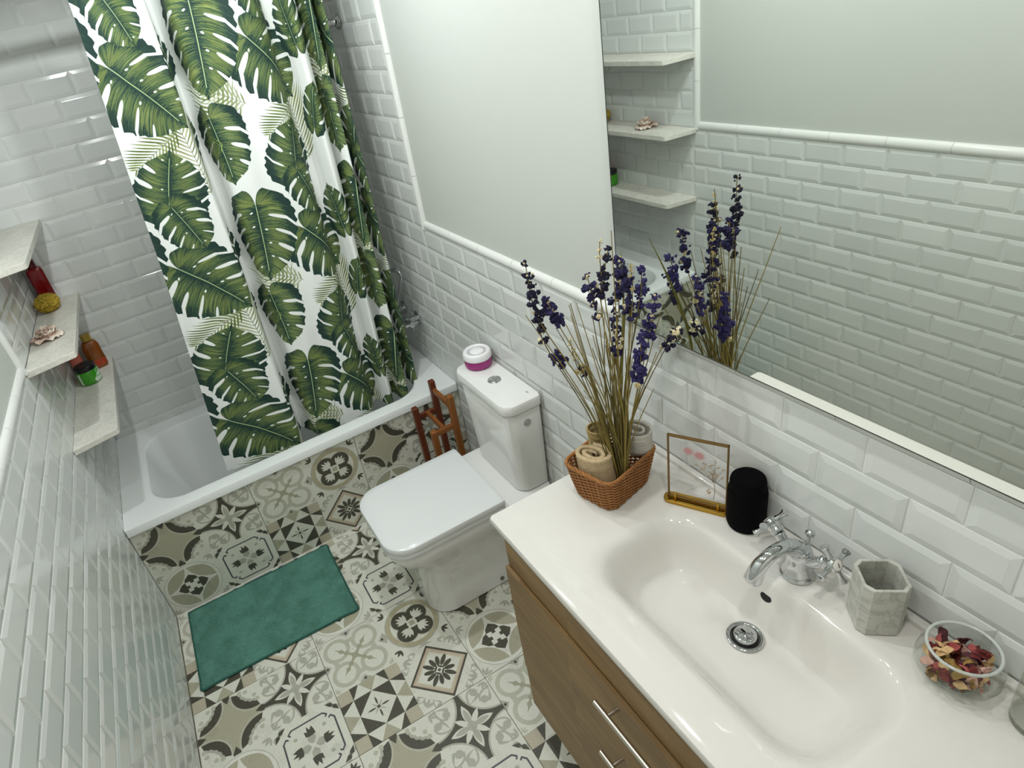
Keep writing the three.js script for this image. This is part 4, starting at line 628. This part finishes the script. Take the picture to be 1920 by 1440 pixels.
{ // dried stems: flowered sprigs one by one, bare stalks as a bundle
  const stemMat = [0x7a6a30, 0x8b7a3c, 0x63582a].map((c) => std({ color: c, roughness: .85 })), violet = [0x15122c, 0x211b45, 0x2e2759, 0x100e1e].map((c) => std({ color: c, roughness: .9 })), cream = [0xc8bb93, 0xb7a777, 0xd5caa6].map((c) => std({ color: c, roughness: .9 }));
  reseed(2024);
  const bud = (c, r, up) => { const g = new THREE.IcosahedronGeometry(r, 1), p = g.attributes.position, k = rnd() * 9; for (let i = 0; i < p.count; i++) { const q = 1 + .95 * (fbm(p.getX(i) * 420 + k, p.getY(i) * 420 + p.getZ(i) * 300, 3, 2) - .5) * 2; p.setXYZ(i, p.getX(i) * q, p.getY(i) * q * (up || 1), p.getZ(i) * q); } g.computeVertexNormals(); return g.rotateX(rr(-1, 1)).rotateZ(rr(-1, 1)).translate(c.x, c.y, c.z); };
  const sprigs = [                                           // [tip, foot of the flower head, kind, whorls, place]
    [[1.101, 1.455, 1.197], [1.106, 1.352, 1.203], 0, 6, 'leftmost tall violet sprig leaning to the toilet'], [[1.131, 1.372, 1.208], [1.142, 1.325, 1.217], 0, 4, 'short violet sprig beside the leftmost one'], [[1.108, 1.337, 1.202], [1.112, 1.290, 1.206], 1, 3, 'small dark loose sprig below the leftmost head'],
    [[1.206, 1.406, 1.240], [1.217, 1.318, 1.249], 1, 5, 'dark sprig left of the tallest head'], [[1.240, 1.456, 1.265], [1.224, 1.362, 1.254], 0, 6, 'tallest violet sprig in the middle of the bunch'], [[1.256, 1.426, 1.279], [1.266, 1.312, 1.286], 0, 7, 'violet sprig right of the tallest head'],
    [[1.318, 1.336, 1.299], [1.306, 1.255, 1.293], 2, 5, 'bluish violet sprig at the right edge before the mirror'], [[1.263, 1.284, 1.318], [1.257, 1.178, 1.314], 2, 7, 'lowest and thickest violet head at the front'], [[1.352, 1.256, 1.322], [1.336, 1.228, 1.312], 1, 3, 'long violet sprig drooping far right'],
    [[1.244, 1.280, 1.268], [1.243, 1.222, 1.268], 1, 4, 'violet and cream head in the centre front'], [[1.268, 1.420, 1.290], [1.271, 1.370, 1.290], 3, 5, 'cream flowered sprig beside the tall violet ones'], [[1.171, 1.270, 1.214], [1.175, 1.222, 1.216], 3, 5, 'cream flowered sprig on the left side'], [[1.228, 1.472, 1.257], [1.226, 1.440, 1.256], 3, 3, 'tiny cream tip at the very top'],
    [[1.290, 1.405, 1.230], [1.283, 1.330, 1.235], 0, 6, 'violet sprig at the back of the bunch by the wall'], [[1.335, 1.370, 1.245], [1.322, 1.300, 1.248], 2, 5, 'violet sprig at the back next to the mirror'], [[1.300, 1.300, 1.195], [1.290, 1.245, 1.205], 0, 4, 'violet sprig behind the bunch on its far side'], [[1.186, 1.203, 1.225], [1.187, 1.185, 1.226], 1, 1, 'single dark bud low on the left'], [[1.145, 1.236, 1.193], [1.147, 1.222, 1.195], 1, 2, 'pair of dark buds on the left stalks'],
  ];
  sprigs.forEach(([a, b, kind, n, where], i) => {
    const t = thing('lavender_sprig', `dried lavender, ${where}`, 'dried flower', [0, 0, 0], 0, 'dried lavender in the basket'), A = V3(...a), B = V3(...b);
    const foot = V3(...inBasket(rr(-.020, .000), .022, rr(.030, .048))), mid = foot.clone().lerp(B, .5).add(V3(rr(-.012, .012) - .12 * (B.x - foot.x), .02, rr(-.012, .012) - .12 * (B.z - foot.z)));
    part('stalk', taper([foot, mid, B, A], [.0017, .0015, .0012, .0009], 22, 6), stemMat[i % 3], t);
    const fl = [], cr = [];
    for (let k = 0; k < n; k++) { const c = B.clone().lerp(A, n > 1 ? k / (n - 1) : .5), w = (1 - .35 * k / n) * (kind === 3 ? .55 : rr(.6, 1.25)); c.add(V3(rr(-1, 1), 0, rr(-1, 1)).multiplyScalar(.003)); for (let m = 0; m < (kind === 3 ? 7 : 11); m++) { const p = c.clone().add(V3(rr(-1, 1), rr(-.7, .7), rr(-1, 1)).multiplyScalar(.0105 * w)); (kind === 3 || (kind === 1 && rnd() < .2) || rnd() < .06 ? cr : fl).push(bud(p, rr(.0026, .0066) * Math.min(1, w) * (kind === 3 ? .8 : 1), rr(1, 1.4))); } }
    if (fl.length) part('flower_head', fl, violet[kind === 2 ? 2 : i % 2 ? 1 : 0], t).userData.kind = 'stuff'; if (cr.length) part('dry_buds', cr, cream[i % 3], t).userData.kind = 'stuff';
  });
  const b = thing('dried_stalks', 'bundle of thin bare dried stalks standing in the wicker basket', 'dried stalks'); b.userData.kind = 'stuff';
  const sets = [[], [], []];
  const tips = [[1.245, 1.49, 1.27], [1.175, 1.348, 1.216], [1.286, 1.378, 1.3], [1.304, 1.225, 1.314], [1.09, 1.35, 1.19], [1.15, 1.30, 1.2], [1.33, 1.30, 1.30], [1.345, 1.24, 1.30]];
  for (let i = 0; i < 54; i++) {
    const side = rnd(), tip = i < tips.length ? V3(...tips[i]) : V3(1.225 + rr(-.10, .10) * (.5 + side), rr(1.08, 1.38), 1.255 + rr(-.06, .06)); if (tip.x > 1.355) tip.x = 1.355;
    const foot = V3(...inBasket(rr(-.020, .002), .02, rr(.026, .05))), mid = foot.clone().lerp(tip, rr(.4, .6)).add(V3(rr(-.012, .012) - .12 * (tip.x - foot.x), rr(0, .02), rr(-.012, .012) - .12 * (tip.z - foot.z)));
    sets[i % 3].push(taper([foot, mid, tip], [.0018, .0014, .0008], 16, 5));
  }
  sets.forEach((s, k) => { part('stalks', s, stemMat[k], b).userData.kind = 'stuff'; });
  const leaf = [[1.300, 1.40, 1.255], [1.345, 1.41, 1.225]]; void leaf;
  part('long_leaf', taper([V3(...inBasket(.03, .03, -.02)), [1.275, 1.15, 1.235], [1.31, 1.30, 1.215], [1.335, 1.40, 1.185]], [.0016, .003, .0035, .0006], 24, 5), std({ color: 0x6f6a2c, roughness: .8 }), b).userData.kind = 'stuff';
}
{ // glass picture frame with pressed flowers, on a brass stand
  const A = V3(1.288, CT, 1.352), B = V3(1.350, CT, 1.463), dir = B.clone().sub(A).normalize(), turn = Math.atan2(-dir.z, dir.x), w = .122, h = .172;
  const mid = A.clone().lerp(B, .5), t = thing('pressed_flower_frame', 'glass frame with pressed pink flowers on a brass foot beside the basket', 'picture frame', [mid.x, CT, mid.z], turn);
  const y0 = .010, lean = .0;
  part('pane', box(-w / 2 + .002, w / 2 - .002, y0 + .002, y0 + h - .002, -.0012, .0012), M.glass, t);
  part('edging', [box(-w / 2, w / 2, y0 + h - .005, y0 + h, -.003, .003, .001, 1), box(-w / 2, w / 2, y0, y0 + .004, -.003, .003, .001, 1), box(-w / 2, -w / 2 + .0035, y0, y0 + h, -.003, .003, .001, 1), box(w / 2 - .0035, w / 2, y0, y0 + h, -.003, .003, .001, 1)], M.bronze, t);
  const ft = part('brass_foot', [rrect(-w / 2 - .008, w / 2 + .008, -.015, .015, .014, 0)].map((l) => { const s = new THREE.Shape(l.map((p) => new THREE.Vector2(p.x, p.z))); s.holes.push(new THREE.Path(rrect(-w / 2 - .002, w / 2 + .002, -.009, .009, .0085, 0).map((p) => new THREE.Vector2(p.x, p.z)))); return new THREE.ExtrudeGeometry(s, { depth: .006, bevelEnabled: true, bevelSize: .001, bevelThickness: .001, bevelSegments: 2 }).rotateX(-Math.PI / 2).translate(0, .0015, 0); }), M.brass, t);
  part('foot_channel', [box(-w / 2, w / 2, .001, .009, -.0065, -.004), box(-w / 2, w / 2, .001, .009, .004, .0065), box(-w / 2 + .014, -w / 2 + .02, .008, .024, .004, .0075, .001, 1), box(w / 2 - .02, w / 2 - .014, .008, .024, .004, .0075, .001, 1)], M.brass, ft);
  const pink = std({ color: 0xc79493, roughness: .9, side: THREE.DoubleSide }), brown = std({ color: 0x8a7c66, roughness: .9 }), tanM = std({ color: 0xb8a58e, roughness: .9, side: THREE.DoubleSide });
  const Z = .0016, fl = (x, y, r) => { const gs = []; for (let k = 0; k < 11; k++) { const s = new THREE.Shape(); s.moveTo(0, 0); s.quadraticCurveTo(r * .28, r * .6, 0, r); s.quadraticCurveTo(-r * .28, r * .6, 0, 0); gs.push(new THREE.ExtrudeGeometry(s, { depth: .0004, bevelEnabled: false, curveSegments: 4 }).rotateZ(k / 11 * 6.283).translate(x, y, Z)); } return gs; };
  part('pressed_blossom', fl(-.018, .147, .0115), pink, t); part('pressed_blossom', fl(.004, .141, .0125), pink, t);
  reseed(9); const st = [], bl = [], root = [.034, .03]; st.push(tube([[root[0], root[1], Z], [.036, .06, Z], [.031, .09, Z], [.034, .105, Z]], .0006, 14, 4));
  for (let k = 0; k < 22; k++) { const a = rr(-.9, .8), L2 = rr(.02, .052), bx = .033 + rr(-.004, .004), by = rr(.075, .108), ex = bx + Math.sin(a) * L2, ey = by + Math.cos(a) * L2 * .8; if (ex > .056 || ex < -.02) continue; st.push(tube([[bx, by, Z], [(bx + ex) / 2 + .002, (by + ey) / 2, Z], [ex, ey, Z]], .00035, 6, 4)); for (let m = 0; m < 3; m++) bl.push(new THREE.CylinderGeometry(.0016, .0016, .0005, 8).rotateX(Math.PI / 2).translate(ex + rr(-.003, .003), ey + rr(-.003, .003), Z)); }
  for (let k = 0; k < 5; k++) bl.push(new THREE.CylinderGeometry(.0022, .0022, .0005, 8).rotateX(Math.PI / 2).translate(.022 + rr(-.006, .006), .05 + rr(-.006, .006), Z));
  part('pressed_stems', st, brown, t); part('pressed_seed_heads', bl, tanM, t);
}
{ // black speaker
  const t = thing('smart_speaker', 'matt black cylindrical speaker with a rounded top behind the tap', 'speaker', [1.3545, CT, 1.503]);
  const cloth = phys({ color: 0x030304, roughness: 1, specularIntensity: .25, bumpMap: grainTex(256, 256, (u, v) => { const k = ((Math.floor(u * 64) + Math.floor(v * 64)) % 2) * 255; return [k, k, k]; }, false), bumpScale: .0006 });
  part('body', lathe([[0, .0005], [.032, .0005], [.0345, .003], [.0372, .012], [.0378, .022], [.0378, .088], [.0365, .097], [.0342, .101]], 56), cloth, t);
  part('top', lathe([[.0342, .1005], [.0338, .104], [.0338, .116], [.0322, .1235], [.028, .1278], [.018, .1292], [0, .1296]], 56), phys({ color: 0x030304, roughness: .9, specularIntensity: .2 }), t);
}
{ // marble tumbler
  const marble = std({ roughness: .35, map: grainTex(512, 512, (u, v) => { const w = fbm(u * 5 + fbm(u * 7, v * 7, 3) * 2, v * 5, 6, 4), k = Math.abs(w - .5) * 2, f = fbm(u * 50, v * 50, 2, 2), s = 190 - Math.pow(1 - k, 5) * 26 + (f - .5) * 12; return [s, s, s - 9]; }) });
  const t = thing('marble_tumbler', 'grey veined marble tumbler with cut corners standing empty', 'tumbler', [1.3395, CT, 1.776], -.66);
  const oct = (a, c, y) => [[a, c], [c, a], [-c, a], [-a, c], [-a, -c], [-c, -a], [c, -a], [a, -c]].map(([x, z]) => V3(x, y, z));
  const g = loft([oct(.0325, .022, .0005), oct(.034, .023, .003), oct(.034, .023, .1085), oct(.0332, .0222, .110), oct(.0295, .0193, .110), oct(.0287, .0187, .1085), oct(.028, .0183, .012), oct(.026, .017, .010)], { first: true, last: true, crease: .3 });
  part('cup', boxUV(g, .12), marble, t);
}
{ // glass bowl with potpourri
  const bx = 1.336, bz = 1.904, t = thing('glass_bowl', 'round clear glass bowl of dried petals beside the marble tumbler', 'bowl', [bx, CT, bz]);
  const clear = phys({ color: 0xf6f8f6, roughness: .03, transmission: 1, thickness: 0, ior: 1.45, side: THREE.DoubleSide });
  part('glass', lathe([[0, .0015], [.028, .0015], [.034, .004], [.046, .012], [.054, .025], [.0565, .036], [.054, .049], [.048, .060], [.0450, .066], [.0448, .072]], 64), clear, t);
  part('rim', new THREE.TorusGeometry(.0450, .0024, 12, 72).rotateX(Math.PI / 2).translate(0, .0735, 0), phys({ color: 0xe8ece8, roughness: .12, transmission: .55, thickness: 0 }), t);
  part('foot_ring', new THREE.TorusGeometry(.027, .0016, 10, 60).rotateX(Math.PI / 2).translate(0, .0021, 0), phys({ color: 0xe8ece8, roughness: .12, transmission: .55, thickness: 0 }), t);
  const cols = [[0x6a2422, 'dark red'], [0x9c4a48, 'rose red'], [0xcfa294, 'pale pink'], [0x8f6f35, 'ochre'], [0xcba878, 'tan'], [0x4a2028, 'plum']].map(([c, n]) => [std({ color: c, roughness: .85, side: THREE.DoubleSide }), n]);
  reseed(515);
  const shapes = []; for (let k = 0; k < 5; k++) { const g = new THREE.SphereGeometry(.0155, 12, 8, 0, 2.2 + k * .25, .15, 1.1), p = g.attributes.position; for (let i = 0; i < p.count; i++) { const x = p.getX(i), y = p.getY(i), z = p.getZ(i), n = fbm(x * 130 + k * 3, z * 130, k, 2) - .5; p.setXYZ(i, x * (1 + n * .5), y * .8 + n * .009, z * (.75 + n * .5)); } g.translate(0, -.010, 0); g.computeVertexNormals(); shapes.push(g); }
  const spots = []; for (let k = 0; k < 84; k++) { const L = k % 4, y = [.018, .031, .044, .057][L], R = [.030, .041, .042, .035][L], a = k * 2.4 + rr(-.3, .3), r = R * Math.sqrt(rr(.08, 1)); spots.push([Math.cos(a) * r, y + rr(-.003, .003), Math.sin(a) * r]); }
  spots.forEach(([x, y, z], k) => { const [m, n] = cols[k % 9 === 4 ? 4 : Math.floor(rnd() * 6)]; const o = solo('dried_petal', shapes[k % 5], m, `curled ${n} dried petal in the glass bowl`, 'petal', `${n} dried petals in the bowl`); o.position.set(bx + x, CT + y, bz + z); o.rotation.set(rr(-.9, .9), rr(0, 6), rr(-.9, .9)); o.scale.setScalar(rr(.8, 1.15)); });
}
{ // drinking glass cut by the picture's right edge
  const t = thing('drinking_glass', 'clear straight drinking glass at the right edge beside the bowl', 'glass', [1.352, CT, 2.003]);
  part('glass', lathe([[.031, .010], [.0325, .012], [.0345, .115], [.0339, .1165]], 48), phys({ color: 0xf6f8f4, roughness: .03, transmission: 1, thickness: 0, ior: 1.47, side: THREE.DoubleSide }), t);
  part('base', lathe([[0, .0005], [.030, .0005], [.0318, .003], [.0322, .011], [.029, .0135], [0, .0125]], 48), phys({ color: 0xffffff, roughness: .03, transmission: 1, thickness: .01, ior: 1.47, attenuationColor: 0xd8e0cc, attenuationDistance: .2 }), t);
}
scene.traverse((o) => { if (o.isMesh) { o.castShadow = true; o.receiveShadow = true; } });
renderer.render(scene, camera);
